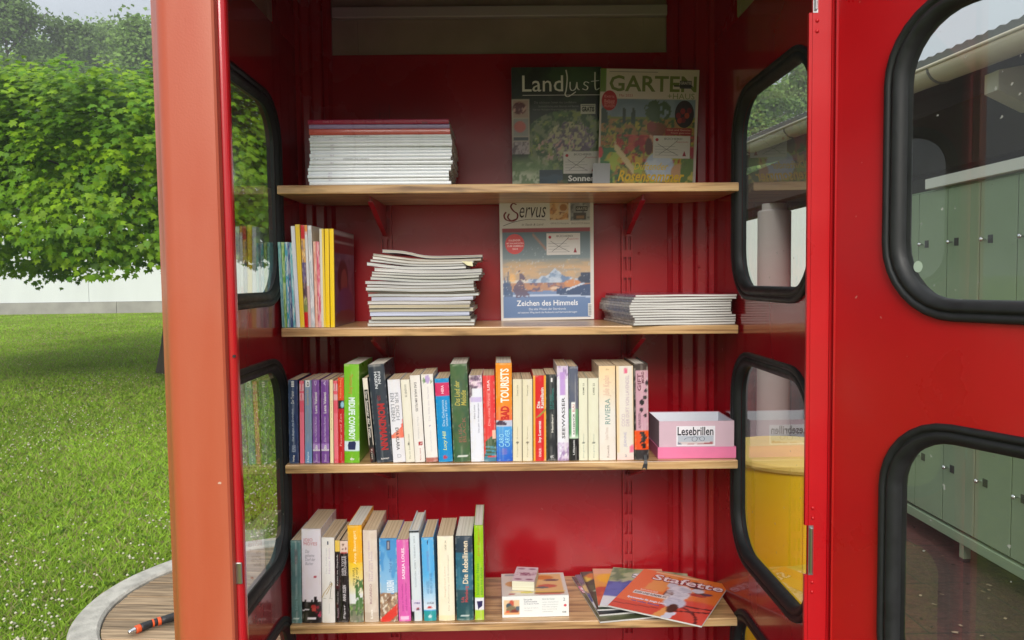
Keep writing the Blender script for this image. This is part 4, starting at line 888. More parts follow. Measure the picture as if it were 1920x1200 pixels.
r_, f, t_, h = b3(738, 760.5, 726, 750, 867, 712, (222, 222, 230), 'white paperback with fine grey lettering and an orange red splash', depth=.11,
   paint=lambda p: p.put(((p.U > .62) & (p.V > .31) & (p.V < .52 - .5 * (1 - p.U))) * 1., (228, 96, 72)).put(((p.V > .29) & (p.V < .33 + .1 * p.U) & (p.noise(3, 12, 2) > .3)) * 1., (232, 116, 92)), texts=[('FÜR DICH\nEIN LEBEN', (.14, .86, .50, .84), (130, 132, 142), 'down'), ('EVA KLARA', (.36, .62, .15, .42), (50, 46, 52), 'down', .01), ('D', (.38, .7, .055, .10), (170, 170, 180), 'flat')])
b3(761.5, 778, 751, 767.5, 867, 712, IV, 'ivory paperback with small grey title, left of the two white ones', paint=lambda p: p.ell(.45, .225, .11, .013, (70, 70, 66)), texts=[('DIOGENES TB', (.4, .62, .79, .94), (110, 108, 100), 'down'), ('Martin Suter Roman', (.41, .58, .04, .34), (140, 140, 120))])
b3(779, 797, 768, 787.5, 867, 704, (228, 224, 220), 'white paperback with dark small capitals and a little red square', paint=lambda p: p.rect(.42, .86, .195, .235, (168, 34, 44)).rect(.62, .74, .205, .225, (228, 224, 220)), texts=[('DAS HAUS AM FLUSS', (.38, .62, .585, .92), (96, 92, 100), 'down', .01), ('Marie Helene', (.46, .62, .27, .52), (188, 186, 188), 'down'), ('Kindler Verlag', (.5, .66, .02, .16), (180, 90, 90), 'down')])
b3(799.5, 821, 789, 811.5, 867, 702, (230, 226, 222), 'white paperback with a violet flower at its top and a brown foot', paint=lambda p: p.rect(0, 1, 0, .045, (172, 98, 90)).ell(.52, .945, .2, .05, (176, 150, 206)).ell(.22, .93, .12, .03, (120, 150, 110)).ell(.82, .915, .1, .02, (130, 150, 120)).ell(.5, .41, .06, .008, (140, 120, 160)), texts=[('Die Stille des Gartens', (.42, .58, .47, .86), (196, 190, 198)), ('Sarah Lark Roman', (.44, .58, .12, .36), (200, 198, 202))])
b3(824, 848, 814, 842, 867, 710, (12, 136, 200), 'bright blue paperback with a magenta band', paint=lambda p: p.rect(0, 1, .79, .945, (204, 48, 98)).ell(.48, .055, .14, .024, (176, 60, 84)), texts=[('HERA', (.42, .62, .82, .92), (244, 200, 214), 'up', .02), ('Das Geheimnis\nunserer Ferien', (.40, .80, .43, .745), (190, 224, 242)), ('Lucy Hill', (.36, .70, .14, .37), (206, 222, 150), 'up', .01, .2)])
r_, f, t_, h = b3(851, 882.5, 843.5, 875.5, 867, 682.5, (62, 92, 66), 'thick dark green book with gold lettering', depth=.14, pages=PAGESW, paint=lambda p: p.blotch([(74, 110, 74), (50, 78, 62), (84, 100, 60), (56, 96, 56)], 3, 8, 1, a=.5).rect(.28, .8, .047, .062, (226, 230, 224)), texts=[('Das Lied der\nMelodie', (.2, .88, .575, .83), (190, 178, 88), 'up', .01, .2), ('ELISA\nBLACK', (.36, .8, .2, .46), (136, 96, 76), 'up', .01)])
b3(884, 907.5, 879, 903.5, 867, 704, (224, 226, 238), 'white paperback with a pink blossom picture and a lilac band', pn=(12, 70), paint=lambda p: p.put((p.V > .85) * 1., (214, 184, 208)).blotch([(158, 110, 150), (96, 76, 100), (234, 214, 224)], 3.5, 26, 4, (p.V > .85) * 1., .55).put(((p.U < .25) & (p.V > .74) & (p.V < .9) & (p.noise(4, 18, 5) > .4)) * 1., (104, 90, 108)).rect(.06, .96, .70, .755, (198, 184, 226)), texts=[('Miss Lotte', (.30, .42, .5, .66), (120, 120, 140)), ('Das Jahr im Blütengarten', (.60, .74, .34, .68), (110, 110, 130))])
b3(908.5, 930.5, 904.5, 927.5, 867, 704, (220, 52, 54), 'red paperback with a striped sock picture at its foot', pn=(12, 70), paint=lambda p: p.put(((p.V < .22 + .12 * p.U) & (p.V > .06) & (p.U > .05 + .6 * (p.V - .04))) * 1., (58, 84, 58)).put(((p.V < .19) & (p.V > .04) & (np.sin(p.V * 150 + p.U * 3) > .1) & (p.U > .05 + .9 * (p.V - .06))) * 1., (70, 140, 160)).put(((p.V < .05)) * 1., (70, 124, 150)).put(((p.V > .27) & (p.V < .37) & (p.U > .72) & (p.U > .6 + (p.V - .25) * 1.2)) * 1., (238, 190, 168)), texts=[('LISA', (.36, .56, .83, .95), (250, 214, 210), 'up', .02), ('Die rote Wand', (.38, .56, .42, .79), (248, 176, 170), 'up')])
r_, f, t_, h = b3(932, 960.5, 928.5, 960, 867, 680.5, (232, 138, 30), 'thick orange and blue book with white and red capitals', depth=.135, pages=PAGESW, pn=(10, 80), paint=lambda p: p.grad(.42, .62, (238, 110, 64), (232, 140, 34)).grad(0, .36, (32, 88, 196), (74, 160, 224)).rect(0, 1, .355, .415, (190, 196, 216)).put(((p.V > .365) & (p.V < .40 + .02 * np.sin(p.U * 6)) & (p.U < .7)) * 1., (58, 40, 68)).ell(.5, .10, .2, .035, (120, 110, 190), .7),
   texts=[('TOURISTS', (.28, .82, .60, .945), (246, 236, 220), 'up', .03), ('BAD', (.28, .82, .425, .565), (196, 40, 32), 'up', .05), ('CARO\nCARVER', (.16, .84, .15, .325), (150, 214, 240), 'up', .01)])
for q, (bl, br, tl, tr, lab) in enumerate(((962, 978.5, 961.5, 978.5, 'pale cream paperback, left one of the pair right of the orange and blue book'), (980, 998.5, 979.5, 998, 'pale cream paperback, left of the red one with yellow edges'))):
    b3(bl, br, tl, tr, 866, 711, CRM, lab, paint=lambda p: p.ell(.5, .225, .13, .014, (86, 80, 70)), texts=[('Donna Leon', (.42, .58, .80, .93), (120, 112, 94)), ('Diogenes Roman', (.43, .57, .05, .42), (150, 140, 112))])
b3(1000.5, 1024, 999.5, 1023.5, 866, 704, (206, 22, 30), 'red paperback with yellow edges and white lettering', paint=lambda p: p.rect(0, .13, 0, 1, (236, 168, 60)).rect(.9, 1, 0, 1, (236, 168, 60)).put(((np.abs(p.V - .54 - .12 * (p.U - .5)) < .012) & (p.U > .3)) * 1., (150, 140, 60)), texts=[('Die\nKastellanin', (.28, .82, .62, .86), W_, 'up', .02), ('Iny Lorentz', (.38, .66, .22, .47), W_, 'up', .02), ('KNAUR', (.42, .62, .05, .15), (244, 190, 190), 'up', .03)])
b3(1025, 1045, 1023, 1044, 865, 702, (34, 38, 42), 'anthracite paperback with teal lettering, right of the red and yellow one', texts=[('i', (.45, .6, .91, .965), W_, 'up', .03), ('DIE SPUR DES\nSCHATTENMANNS', (.34, .72, .60, .84), (44, 138, 130)), ('Hamburg', (.46, .70, .33, .54), (212, 210, 200), 'up', .03), ('et', (.35, .65, .03, .07), (190, 190, 190), 'flat', .02)])
b3(1046, 1066.5, 1044, 1065, 865, 686, (226, 226, 236), 'white book with violet top and spaced black capitals', depth=.14, paint=lambda p: p.rect(0, 1, .90, 1, (190, 164, 212)).blotch([(150, 120, 170), (214, 200, 224)], 4, 26, 2, ((p.V < .19) | (p.V > .86)) * 1., .5).rect(.3, .72, .70, .94, (178, 134, 206), .8), texts=[('SEEWASSER', (.40, .68, .235, .67), (40, 38, 46), 'up', .01)])
b3(1068, 1085, 1066, 1083.5, 865, 687, (86, 92, 112), 'slate blue, green and black paperback with a white label strip', depth=.14, paint=lambda p: p.rect(0, 1, .25, .55, (92, 150, 106)).rect(0, 1, 0, .24, (18, 20, 22)).grad(.24, .29, (196, 220, 196), (92, 150, 106)).rect(.25, .7, .245, .62, (234, 234, 230)).rect(0, 1, .78, .785, (200, 200, 210)), texts=[('KATZENTÜR', (.36, .6, .28, .5), (60, 60, 60), 'up', .02), ('BLAU', (.36, .6, .52, .6), (190, 50, 60), 'up'), ('Ullstein', (.38, .58, .06, .22), (210, 210, 210), 'up', .02)])
for q, (bl, br, tl, tr, lab) in enumerate(((1086, 1102, 1085, 1101.5, 'pale ivory paperback right of the slate blue and green one'), (1103.5, 1122.5, 1102.5, 1122, 'pale ivory paperback leaning against the peach coloured book'))):
    b3(bl, br, tl, tr, 865, 709, (222, 221, 198), lab, paint=lambda p: p.ell(.52, .215, .12, .013, (44, 44, 40)), texts=[(('KRIMI', 'LYRIK')[q] + ' 22', (.45, .62, .80, .94), (96, 94, 84), 'up', .01), ('Das grüne Zimmer', (.46, .6, .03, .33), (130, 150, 146))])
b3(1124, 1154.5, 1122.5, 1153, 864, 686, (234, 218, 196), 'thick peach and white book with grey green capitals', depth=.135, paint=lambda p: p.grad(0, .5, (232, 220, 212), (226, 222, 214)).grad(.5, 1, (226, 222, 214), (236, 206, 160)), texts=[('RIVIERA', (.36, .68, .385, .655), (110, 146, 142), 'up', .0), ('Julie Kaplan', (.25, .75, .68, .90), (218, 178, 160), 'up', .0, .3), ('Sophie Thomas', (.36, .6, .22, .35), (206, 186, 176)), ('Rowohlt', (.46, .6, .03, .16), (150, 132, 126)), ('dtv', (.42, .62, .955, .975), (170, 140, 100), 'flat')])
b3(1157, 1188.5, 1155.5, 1186.5, 863, 686, (232, 206, 166), 'thick peach book with a pink dot and pale lilac lettering', depth=.135, paint=lambda p: p.rect(.14, .9, 0, 1, (224, 216, 206)).ell(.54, .945, .13, .03, (220, 84, 124)).ell(.95, .11, .22, .05, (232, 120, 150)).grad(0, .08, (236, 200, 196), (224, 216, 206)), texts=[('COCO\nDER DUFT VON LAVENDEL', (.28, .74, .36, .90), (190, 170, 184)), ('JEANNE', (.4, .62, .14, .30), (176, 170, 196)), ('a', (.46, .58, .03, .06), (150, 150, 160), 'flat')])
r_, f, t_, h = b3(1190, 1216.5, 1188, 1214.5, 862, 682, (42, 36, 38), 'dark worn book with pink and orange spine label and a black ribbon', depth=.13, pages=PAGESW, hard=True, pn=(12, 80), paint=lambda p: p.rect(.10, 1, .30, .93, (196, 150, 166)).rect(0, 1, .105, .305, (222, 74, 14)).put(((np.abs(p.U - .62 - .06 * np.sin(p.V * 60)) < .17) & (p.V > .12) & (p.V < .29) & (p.noise(5, 40, 1) > .25)) * 1., (24, 18, 18)).ell(.55, .60, .17, .03, (30, 26, 30)).ell(.78, .65, .14, .024, (34, 30, 34)).ell(.5, .52, .14, .022, (34, 28, 34)).ell(.78, .46, .12, .018, (40, 34, 40)).ell(.85, .72, .12, .02, (50, 44, 50)).ell(.92, .8, .1, .03, (50, 44, 50)).rect(0, 1, .93, 1, (58, 46, 44)), texts=[('GIFT', (.24, .50, .72, .90), (110, 60, 76), 'up', .02), ('MORD', (.52, .72, .80, .92), (110, 60, 76), 'up', .02), ('ALPENROSEN', (.28, .46, .33, .49), (90, 66, 76), 'up')])
rb = MB(); zt_ = .004; rb.add([(.003, -.003, .010), (.010, -.003, .010), (.0095, -.0095, .001), (.0035, -.0095, .001), (.010, -.0125, -.006), (.0015, -.0125, -.006), (.0085, -.0128, -.019), (.003, -.0128, -.014), (-.0025, -.0128, -.0175)], [(0, 1, 2, 3), (3, 2, 4, 5), (5, 4, 6, 7), (5, 7, 8)])
o = rb.build('ribbon', BLK, r_); sdm = o.modifiers.new('thick', 'SOLIDIFY'); sdm.thickness = .0008

# ---- lowest shelf
b4(547.5, 566.5, 544.8, 564, 1174, 1013.5, (86, 124, 122), 'grey teal paperback at the left end of the lowest row', paint=lambda p: p.blotch([(96, 136, 132), (76, 112, 112)], 2, 9, 1, a=.5).rect(.3, .72, .945, .953, W_).rect(.2, .75, .055, .063, (206, 224, 222)).rect(.2, .75, .075, .083, (206, 224, 222)), texts=[('MORDBUCHT', (.4, .68, .72, .9), (132, 84, 88)), ('Sabine Thiesler', (.4, .62, .16, .44), (140, 178, 172))])
r_, f, t_, h = b4(567, 603.5, 565.5, 601, 1171, 992, (228, 222, 228), 'thick white book with dark red lettering and a black townscape with roses', depth=.14, pn=(20, 90),
   paint=lambda p: p.put((p.V < .225 + .03 * (p.noise(9, 2, 1) > .55) + .025 * (np.abs(p.U - .7) < .06)) * 1., (26, 20, 22)).ell(.6, .175, .13, .022, (170, 50, 50)).ell(.62, .145, .12, .02, (186, 70, 62)).ell(.82, .17, .08, .016, (140, 30, 50)).ell(.76, .12, .08, .014, (110, 26, 40)).ell(.92, .085, .09, .02, (180, 50, 84)).ell(.95, .11, .07, .014, (150, 40, 70)).put(((np.abs(p.V - .135 - .03 * p.U) < .006) & (p.U < .36)) * 1., (220, 214, 220)).rect(.28, .74, .038, .062, (226, 220, 226)).ell(.7, .495, .1, .008, (176, 60, 76)), texts=[('JOJO\nMOYES', (.10, .82, .83, .905), (196, 100, 106), 'flat', .0), ('Das\ngeheime\nDorf der\nBücher', (.18, .72, .62, .785), (150, 146, 154), 'flat', .0, .3)])
r_, f, t_, h = b4(604.5, 628.8, 603, 626.5, 1169, 1008, (236, 234, 228), 'white paperback with a golden high-heeled shoe drawing', texts=[('I', (.46, .56, .92, .96), (60, 70, 90), 'flat', .04), ('Nadja Roth', (.55, .72, .58, .88), (206, 190, 206)), ('Der Teufel trägt', (.32, .46, .58, .88), (196, 196, 196)), ('Goldmann', (.5, .62, .11, .23), (196, 196, 190))])
f.strokes([[(.02, .30), (.16, .345), (.42, .40), (.62, .44), (.78, .47), (.80, .445), (.66, .425), (.50, .375), (.34, .335)]], (186, 156, 84), .0011, 'shoe_drawing'); f.strokes([[(.78, .465), (.70, .38), (.64, .29)], [(.1, .285), (.35, .29)], [(.55, .29), (.85, .285)], [(.62, .445), (.68, .485), (.80, .47)]], (84, 70, 50), .0007, 'shoe_outline')
b4(629.5, 638.5, 628, 637, 1167, 1013, (24, 20, 22), 'narrow black paperback with a yellow top', paint=lambda p: p.rect(0, 1, .87, 1, (232, 196, 84)).blotch([(70, 24, 28)], 2, 14, 2, (p.V < .85) * 1., .7), texts=[('Krimi im Gepäck', (.3, .7, .45, .83), (190, 184, 182), 'up', .01), ('Walter Klee', (.3, .7, .22, .38), (150, 146, 144), 'up'), ('Rowohlt', (.3, .7, .06, .18), (170, 150, 160), 'up')])
b4(639.3, 654, 637.5, 652, 1169, 1014, (22, 18, 20), 'black paperback with a pale face at its top and white lettering', paint=lambda p: p.rect(0, 1, .85, 1, (226, 200, 184)).ell(.35, .90, .14, .012, (80, 40, 40)).ell(.72, .905, .12, .012, (120, 60, 60)).ell(.4, .955, .12, .014, (110, 80, 60)).ell(.5, .855, .4, .012, (190, 70, 70)), texts=[('DER TOTE\nNACHBAR', (.2, .8, .58, .82), (196, 190, 192), 'up', .02), ('ANNA OLSEN', (.3, .72, .26, .46), (206, 200, 202), 'up', .03), ('Piper', (.35, .68, .05, .22), (200, 196, 200), 'up', .01)])
b4(656, 683, 651.8, 677.3, 1167, 985, (238, 172, 26), 'thick yellow book with a green garden picture at its foot', depth=.14, pages=PAGESW, pn=(16, 80), paint=lambda p: p.grad(.30, .62, (222, 222, 204), (240, 196, 40)).rect(0, 1, .16, .30, (222, 224, 222)).put((p.V < .2) * 1., (108, 140, 84)).blotch([(80, 130, 58), (142, 168, 96), (84, 96, 76), (126, 128, 106)], 5, 30, 1, (p.V < .195) * 1., .5).put(((p.U > .6 - .25 * (p.noise(5, 16, 3))) & (p.V > .12) & (p.V < .44) & (p.noise(6, 30, 4) > .35)) * 1., (78, 116, 62)).put((p.V < .07) * 1., (132, 128, 116), .6), texts=[('Anna Baumgart', (.38, .66, .60, .95), (250, 224, 160), 'up', .02), ('Kein Zurück\nTante Rosa', (.3, .72, .36, .57), (70, 76, 50), 'down', .0, .2)])
b4(684.5, 710.5, 680.5, 706, 1167, 994, (212, 198, 184), 'worn beige book with faint lilac lettering', depth=.14, paint=lambda p: p.blotch([(222, 212, 200), (200, 184, 168)], 2, 8, 1, a=.4).rect(.12, .16, 0, .95, (190, 172, 154)).rect(0, 1, 0, .1, (178, 160, 140), .5).rect(.12, .9, .965, .97, (170, 120, 110)), texts=[('Der Junge mit dem\nHerz aus Holz', (.34, .66, .45, .88), (186, 164, 176)), ('RICARDO', (.4, .56, .2, .42), (160, 120, 128), 'up', .01), ('List', (.42, .6, .04, .14), (236, 230, 222), 'up', .02)])
b4(712.8, 747, 711.5, 743, 1166, 1009.5, (64, 138, 196), 'sky blue paperback with a seaside town and red boat at its foot', pn=(20, 70), paint=lambda p: p.grad(.35, 1, (150, 190, 222), (80, 152, 206)).blotch([(96, 168, 216), (50, 122, 186)], 2, 5, 1, (p.V > .45) * 1., .55, .5).put((p.V < .36 - .03 * p.noise(8, 2, 5)) * 1., (160, 118, 88)).blotch([(206, 176, 140), (110, 76, 60), (230, 222, 206), (140, 110, 90)], 7, 22, 2, (p.V < .33) * 1., .55).put(((p.V < .03 + .19 * p.U) & (p.V > -.1 + .19 * p.U)) * 1., (214, 56, 46)).rect(.43, .62, .87, .985, (64, 60, 78)).rect(.47, .58, .885, .97, (150, 150, 160)), texts=[('LIGURIEN', (.40, .82, .35, .50), (222, 232, 240), 'up', .03), ('Mord in', (.55, .7, .60, .76), (60, 110, 170))])
b4(748, 771, 743, 765.5, 1168.5, 1012, (214, 92, 172), 'bright pink paperback with white lettering', paint=lambda p: p.rect(.2, .85, .025, .07, (240, 190, 222)), texts=[('SASKIA LOUIS', (.40, .64, .52, .90), (244, 226, 238), 'up', .02), ('Liebe in Meeresblau', (.30, .44, .13, .46), (160, 54, 130)), ('und andere Irrtümer', (.58, .74, .13, .48), (160, 54, 130))])
b4(773, 792, 767, 785, 1167, 995, (206, 216, 222), 'pale grey hardback with black board edges and a white sticker', depth=.14, hard=True, pages=PAGESW, paint=lambda p: p.rect(0, .07, 0, 1, (26, 30, 36)).rect(0, 1, .985, 1, (26, 30, 36)).rect(0, .26, 0, .1, (26, 30, 36)).rect(0, 1, .105, .24, (210, 206, 224)).ell(.62, .135, .14, .014, (150, 30, 50)).ell(.65, .125, .16, .008, (40, 40, 60)), texts=[('DER HIMMEL ÜBER VENEDIG', (.42, .62, .38, .94), (150, 160, 168), 'down'), ('1980', (.25, .85, .19, .212), (110, 96, 150), 'flat', .02)])
b4(795.5, 818.5, 790, 812.3, 1167, 1008, (84, 168, 222), 'light blue paperback fading to white with a teal foot', paint=lambda p: p.grad(.14, .55, (222, 226, 236), (88, 172, 226)).rect(0, 1, 0, .115, (38, 150, 156)).ell(.5, .055, .13, .02, (196, 224, 226)).ell(.5, .16, .2, .016, (186, 50, 50)), texts=[('f', (.45, .58, .92, .97), (30, 60, 110), 'flat', .03), ('SOMMER', (.40, .58, .60, .85), (110, 140, 196)), ('ANNE SANDERS\nMEIN HERZ IST EINE INSEL', (.3, .78, .33, .58), (84, 130, 172)), ('LUCA', (.3, .86, .205, .232), (90, 86, 100), 'flat', .02)])
b4(823.5, 852.5, 819.5, 850, 1162, 1005, (236, 228, 204), 'thick cream paperback with fine grey lettering', paint=lambda p: p.rect(0, 1, 0, .06, (240, 216, 160), .5), texts=[('LESE 24', (.46, .56, .84, .95), (110, 104, 92)), ('Siegfried Lenz', (.38, .5, .28, .65), (206, 186, 160)), ('Die Auflehnung und Erzählungen', (.60, .72, .12, .78), (190, 184, 166))])
b4(856.5, 888, 853.5, 885.5, 1162, 1005, (34, 72, 84), 'thick dark teal book with cream lettering', depth=.135, pages=PAGESW, paint=lambda p: p.rect(0, 1, .36, .82, (44, 98, 122)).blotch([(58, 118, 140), (34, 80, 104)], 3, 8, 1, ((p.V > .36) & (p.V < .82)) * 1., .5, .6).rect(0, 1, .80, 1, (40, 56, 74)).grad(0, .36, (34, 84, 86), (30, 64, 80)).rect(.28, .78, .055, .070, (200, 216, 216)), texts=[('Die Rebellinnen', (.40, .72, .44, .945), (230, 212, 184), 'up', .015), ('Lila\nMalmberg', (.28, .76, .22, .41), (186, 76, 80), 'up', .01)])
r_, f, t_, h = b4(891.5, 907.5, 888.5, 906, 1162, 985, (142, 190, 12), 'thin lime green hardback at the right end of the lowest row', depth=.15, pages=PAGESW, paint=lambda p: p.rect(0, 1, .105, .24, (224, 226, 236)).rect(0, 1, 0, .1, (168, 204, 48)), texts=[('Eva Eggert', (.36, .64, .68, .97), (186, 122, 40), 'up', .0, .2), ('Immer der Nase\nnach ins Glück', (.2, .85, .27, .60), (84, 150, 60))])
f.poly([(.2, .20), (.85, .205), (.8, .15), (.5, .13), (.35, .11), (.3, .15)], (44, 40, 84), 'emblem', .0007)
# the violet back of that book shows on its right
MB().box(t_ / 2 + .0001, t_ / 2 + .0007, .003, .149, .0, h).build('back_board', cover_mat((120, 52, 96)), r_)

# ---- thin booklets at the left of the second shelf
G2_ = 'thin booklets standing at the left of the second shelf'
def b2(bl, br, tl, tr, yb, yt, col, label, **k): return book(1, (bl, yb), (br, yb), (tl, yt), (tr, yt), col, label, G2_, depth=k.pop('depth', .17), pages=PAGESW, **k)
def vb(cols, s): return lambda p: p.blotch(cols, 2.5, 11, s, a=.85)
b2(529.8, 533.6, 520, 526.5, 614, 454, (110, 176, 190), 'thin sky blue booklet at the far left of the second shelf', paint=vb([(170, 214, 216), (84, 150, 160), (150, 200, 190)], 1))
b2(534, 538.6, 527, 532.6, 614, 454, (120, 178, 70), 'thin leaf green booklet, second from the left', paint=vb([(176, 206, 130), (90, 160, 60), (200, 220, 170)], 2))
b2(539, 544.5, 533.5, 539, 614, 454, (176, 200, 214), 'thin pale booklet with blue patches', paint=vb([(40, 110, 170), (220, 228, 232), (60, 160, 190)], 3))
b2(545, 549, 539.5, 543, 614, 455, (60, 84, 140), 'thin blue violet booklet', paint=vb([(86, 96, 150), (40, 70, 120), (170, 180, 196)], 4))
b2(549.4, 555, 543.4, 546.5, 614, 455, (150, 200, 206), 'thin pale turquoise booklet left of the tall white one', paint=vb([(60, 150, 180), (220, 234, 230), (110, 190, 200)], 5))
b2(556, 562.5, 545, 552.5, 614, 424, (226, 228, 236), 'tall white booklet leaning left')
b2(563.2, 571, 553, 561.5, 614, 421, (240, 204, 50), 'tall yellow booklet right of the white one, leaning left')
b2(571.5, 578.3, 563.5, 570.5, 614, 422, (214, 150, 84), 'tall booklet with a colourful patched spine', paint=lambda p: p.rect(0, 1, .86, 1, (206, 34, 40)).rect(0, 1, .64, .86, (236, 180, 90)).rect(0, 1, .44, .64, (92, 80, 130)).rect(0, 1, .30, .44, (70, 50, 50)).rect(0, 1, .15, .29, (120, 140, 70)).rect(0, 1, 0, .15, (206, 16, 26)).blotch([(236, 210, 170), (110, 80, 110)], 3, 22, 1, ((p.V > .2) & (p.V < .85)) * 1., .62, .6))
b2(578.8, 583.5, 571, 575.5, 614, 422, (226, 190, 190), 'thin pale pink booklet with an orange top', paint=lambda p: p.rect(0, 1, .93, 1, (232, 150, 70)).rect(0, 1, .4, .9, (228, 228, 230)))
b2(584, 590.5, 576.5, 584, 614, 423, (230, 230, 232), 'tall white booklet with grey marks', paint=vb([(206, 206, 212), (236, 236, 236), (190, 200, 204)], 7))
b2(591.2, 596.8, 587.2, 592, 614, 453, (236, 180, 160), 'short peach booklet left of the short pink one', paint=vb([(246, 206, 186), (226, 150, 130)], 8))
b2(597.2, 602.8, 592.5, 598.5, 614, 453, (222, 100, 122), 'short pink booklet left of the yellow trio', paint=vb([(236, 140, 150), (206, 80, 110), (240, 200, 200)], 9))
b2(603.5, 610.2, 598, 607.5, 614, 429, (240, 206, 60), 'yellow booklet with a white edge, first of the yellow trio', paint=lambda p: p.rect(0, .5, 0, 1, (226, 222, 206)))
b2(611, 618.5, 608.7, 616.3, 614, 429, (246, 206, 24), 'plain yellow booklet, middle one of the yellow trio')
r_, f, t_, h = b2(620, 628, 617.8, 625, 614, 429, (246, 208, 26), 'yellow booklet with a dim portrait cover, last of the yellow trio', depth=.20)
cf = Face(r_, (t_ / 2 + .0001, 0.003, 0), (0, 1, 0), (0, 0, 1), .196, h)
def cov(U, V):
    p = Pic(U, V, (120, 84, 104), 5); p.rect(0, 1, .0, .76, (118, 96, 124)); p.blotch([(136, 112, 136), (98, 76, 104)], 5, 8, 1, (p.V < .76) * 1.); p.ell(.4, .50, .26, .19, (52, 30, 40)); p.ell(.46, .45, .16, .15, (150, 92, 84)); p.ell(.5, .22, .42, .18, (92, 74, 128)); p.ell(.5, .08, .5, .08, (110, 70, 70))
    p.rect(0, 1, .76, 1, (126, 28, 42)); p.rect(0, .98, .945, .985, (186, 176, 176)); p.rect(0, .98, .868, .875, (186, 160, 160)); return p.c
cf.paint(cov, 40, 48)

# ================================================================== MAGAZINES
ORD = ['topmost', 'second from top', 'third from top', 'fourth from top', 'fifth from top', 'sixth from top', 'seventh from top', 'eighth from top', 'ninth from top', 'tenth from top',
       'eleventh from top', 'twelfth from top', 'thirteenth from top', 'fourteenth from top', 'fifteenth from top', 'sixteenth from top', 'seventeenth from top', 'eighteenth from top', 'nineteenth from top', 'twentieth from top', 'lowest']
def ordw(i, n): return 'lowest' if i == n - 1 else ORD[i]
# --- neat stack of bound magazines on the top shelf, spines to the front
bnd = [655, 690, 723, 766, 787, 806, 829, 855, 878, 903, 931, 956, 985, 1006, 1030, 1058, 1082, 1106, 1133]
lef = [232, 240, 240, 245, 236, 246, 246, 243, 246, 240, 245, 240, 232, 224, 224, 222, 224, 234, 220]
rig = [1290, 1294, 1299, 1303, 1306, 1312, 1312, 1308, 1306, 1310, 1300, 1314, 1300, 1300, 1283, 1283, 1283, 1300, 1300]
scol = [(168, 40, 76), (158, 140, 184), (208, 96, 84)] + [(232, 238, 244)] * 16
YS = YF + .006; k_ = YS / FPX; n = 18
z = shz(0, -.2) + .0008; tot = (bnd[n] - bnd[0]) / 4 * k_
for i in reversed(range(n)):
    t_ = (bnd[i + 1] - bnd[i]) / 4 * k_ * .985; x0_ = at(520 + lef[i] / 4, 300, YS).x; x1_ = at(520 + rig[i] / 4, 300, YS).x; c = scol[i]; yj = random.uniform(0, .006)
    nm = 'white-spined magazine' if i > 2 else ('crimson-spined magazine', 'lilac-spined magazine', 'coral-spined magazine')[i]
    r_ = thing('magazine', '%s, %s of the neat stack on the top shelf' % (nm, ordw(i, n)), 'magazine', ((x0_ + x1_) / 2, YS + yj, z), (0, math.atan(.0047), random.uniform(-.010, .010)), 'magazines in the neat stack on the top shelf')
    hw = (x1_ - x0_) / 2; d_ = .205; mb = MB(); g = t_ * .20
    sp = [(0.0, .0012, 0), (0, 0, g), (0, -.0002, t_ / 2), (0, 0, t_ - g), (0, .0012, t_)]
    prf = [(d_, 0), (.0012, 0), (0, g), (-.0003, t_ / 2), (0, t_ - g), (.0012, t_), (d_, t_), (d_, t_ - .0005), (.002, t_ - .0005), (.002, .0005), (d_, .0005)]
    v = [(-hw, y_, z_) for y_, z_ in prf] + [(hw, y_, z_) for y_, z_ in prf]; m_ = len(prf)
    mb.add(v, [(q, (q + 1) % m_, m_ + (q + 1) % m_, m_ + q) for q in range(m_)])
    for b0, fl in ((0, 0), (m_, 1)):
        for q in ([1, 2, 3, 4, 5, 8, 9], [0, 1, 9, 10], [5, 6, 7, 8]):
            q = [b0 + e_ for e_ in q]; mb.f.append(tuple(q if fl else q[::-1])); mb.m.append(0)
    mb.build('cover', cover_mat(c, .3), r_)
    MB().box(-hw + .0005, hw - .0005, .0022, d_ - .001, .0006, t_ - .0006).build('pages', PAGEZ, r_)
    f = Face(r_, (-hw, -.0004, 0), (1, 0, 0), (0, 0, 1), 2 * hw, t_)
    if i in (3, 10): f.text('WOHNEN UND GARTEN 3', .235, .42, .3, .7, (120, 128, 140)); f.text('April', .02, .10, .3, .7, (150, 156, 168))
    elif i in (0,): f.text('Heft 12', .11, .18, .3, .75, (206, 130, 150)); f.rect(.81, .85, .05, .35, (120, 20, 50))
    elif i > 3 and random.random() < .7: f.text('Heft %d' % (i + 1), .145, .17, .2, .8, (186, 176, 196)); 
    z += t_ + .00018
# --- untidy stack of loose magazines on the second shelf, open edges to the front
random.seed(5)
cr = lambda u: 675 + u / 7.743
rowsz = [  # top edge in the enlarged photo, left, right, colour
    (95, 330, 1780, (196, 190, 176)), (150, 190, 1760, (206, 200, 190)), (185, 180, 1650, (214, 212, 206)), (225, 150, 1640, (204, 204, 200)), (262, 95, 1540, (218, 218, 214)), (318, 205, 1770, (214, 212, 208)),
    (372, 170, 1765, (206, 206, 198)), (410, 165, 1730, (208, 208, 200)), (450, 145, 1725, (200, 202, 196)), (500, 75, 1650, (206, 206, 204)), (545, 95, 1650, (198, 198, 196)), (590, 80, 1660, (206, 208, 206)), (640, 90, 1665, (196, 200, 198)),
    (672, 105, 1720, (212, 216, 216)), (715, 150, 1640, (204, 206, 222)), (780, 95, 1600, (210, 208, 206)), (830, 115, 1590, (200, 188, 160)), (880, 115, 1640, (196, 188, 164)), (935, 130, 1585, (204, 210, 232)), (1000, 150, 1600, (202, 198, 182)), (1050, 105, 1660, (206, 208, 206)), (1100, 90, 1655, (214, 214, 208)), (1150, 0, 0, 0)]
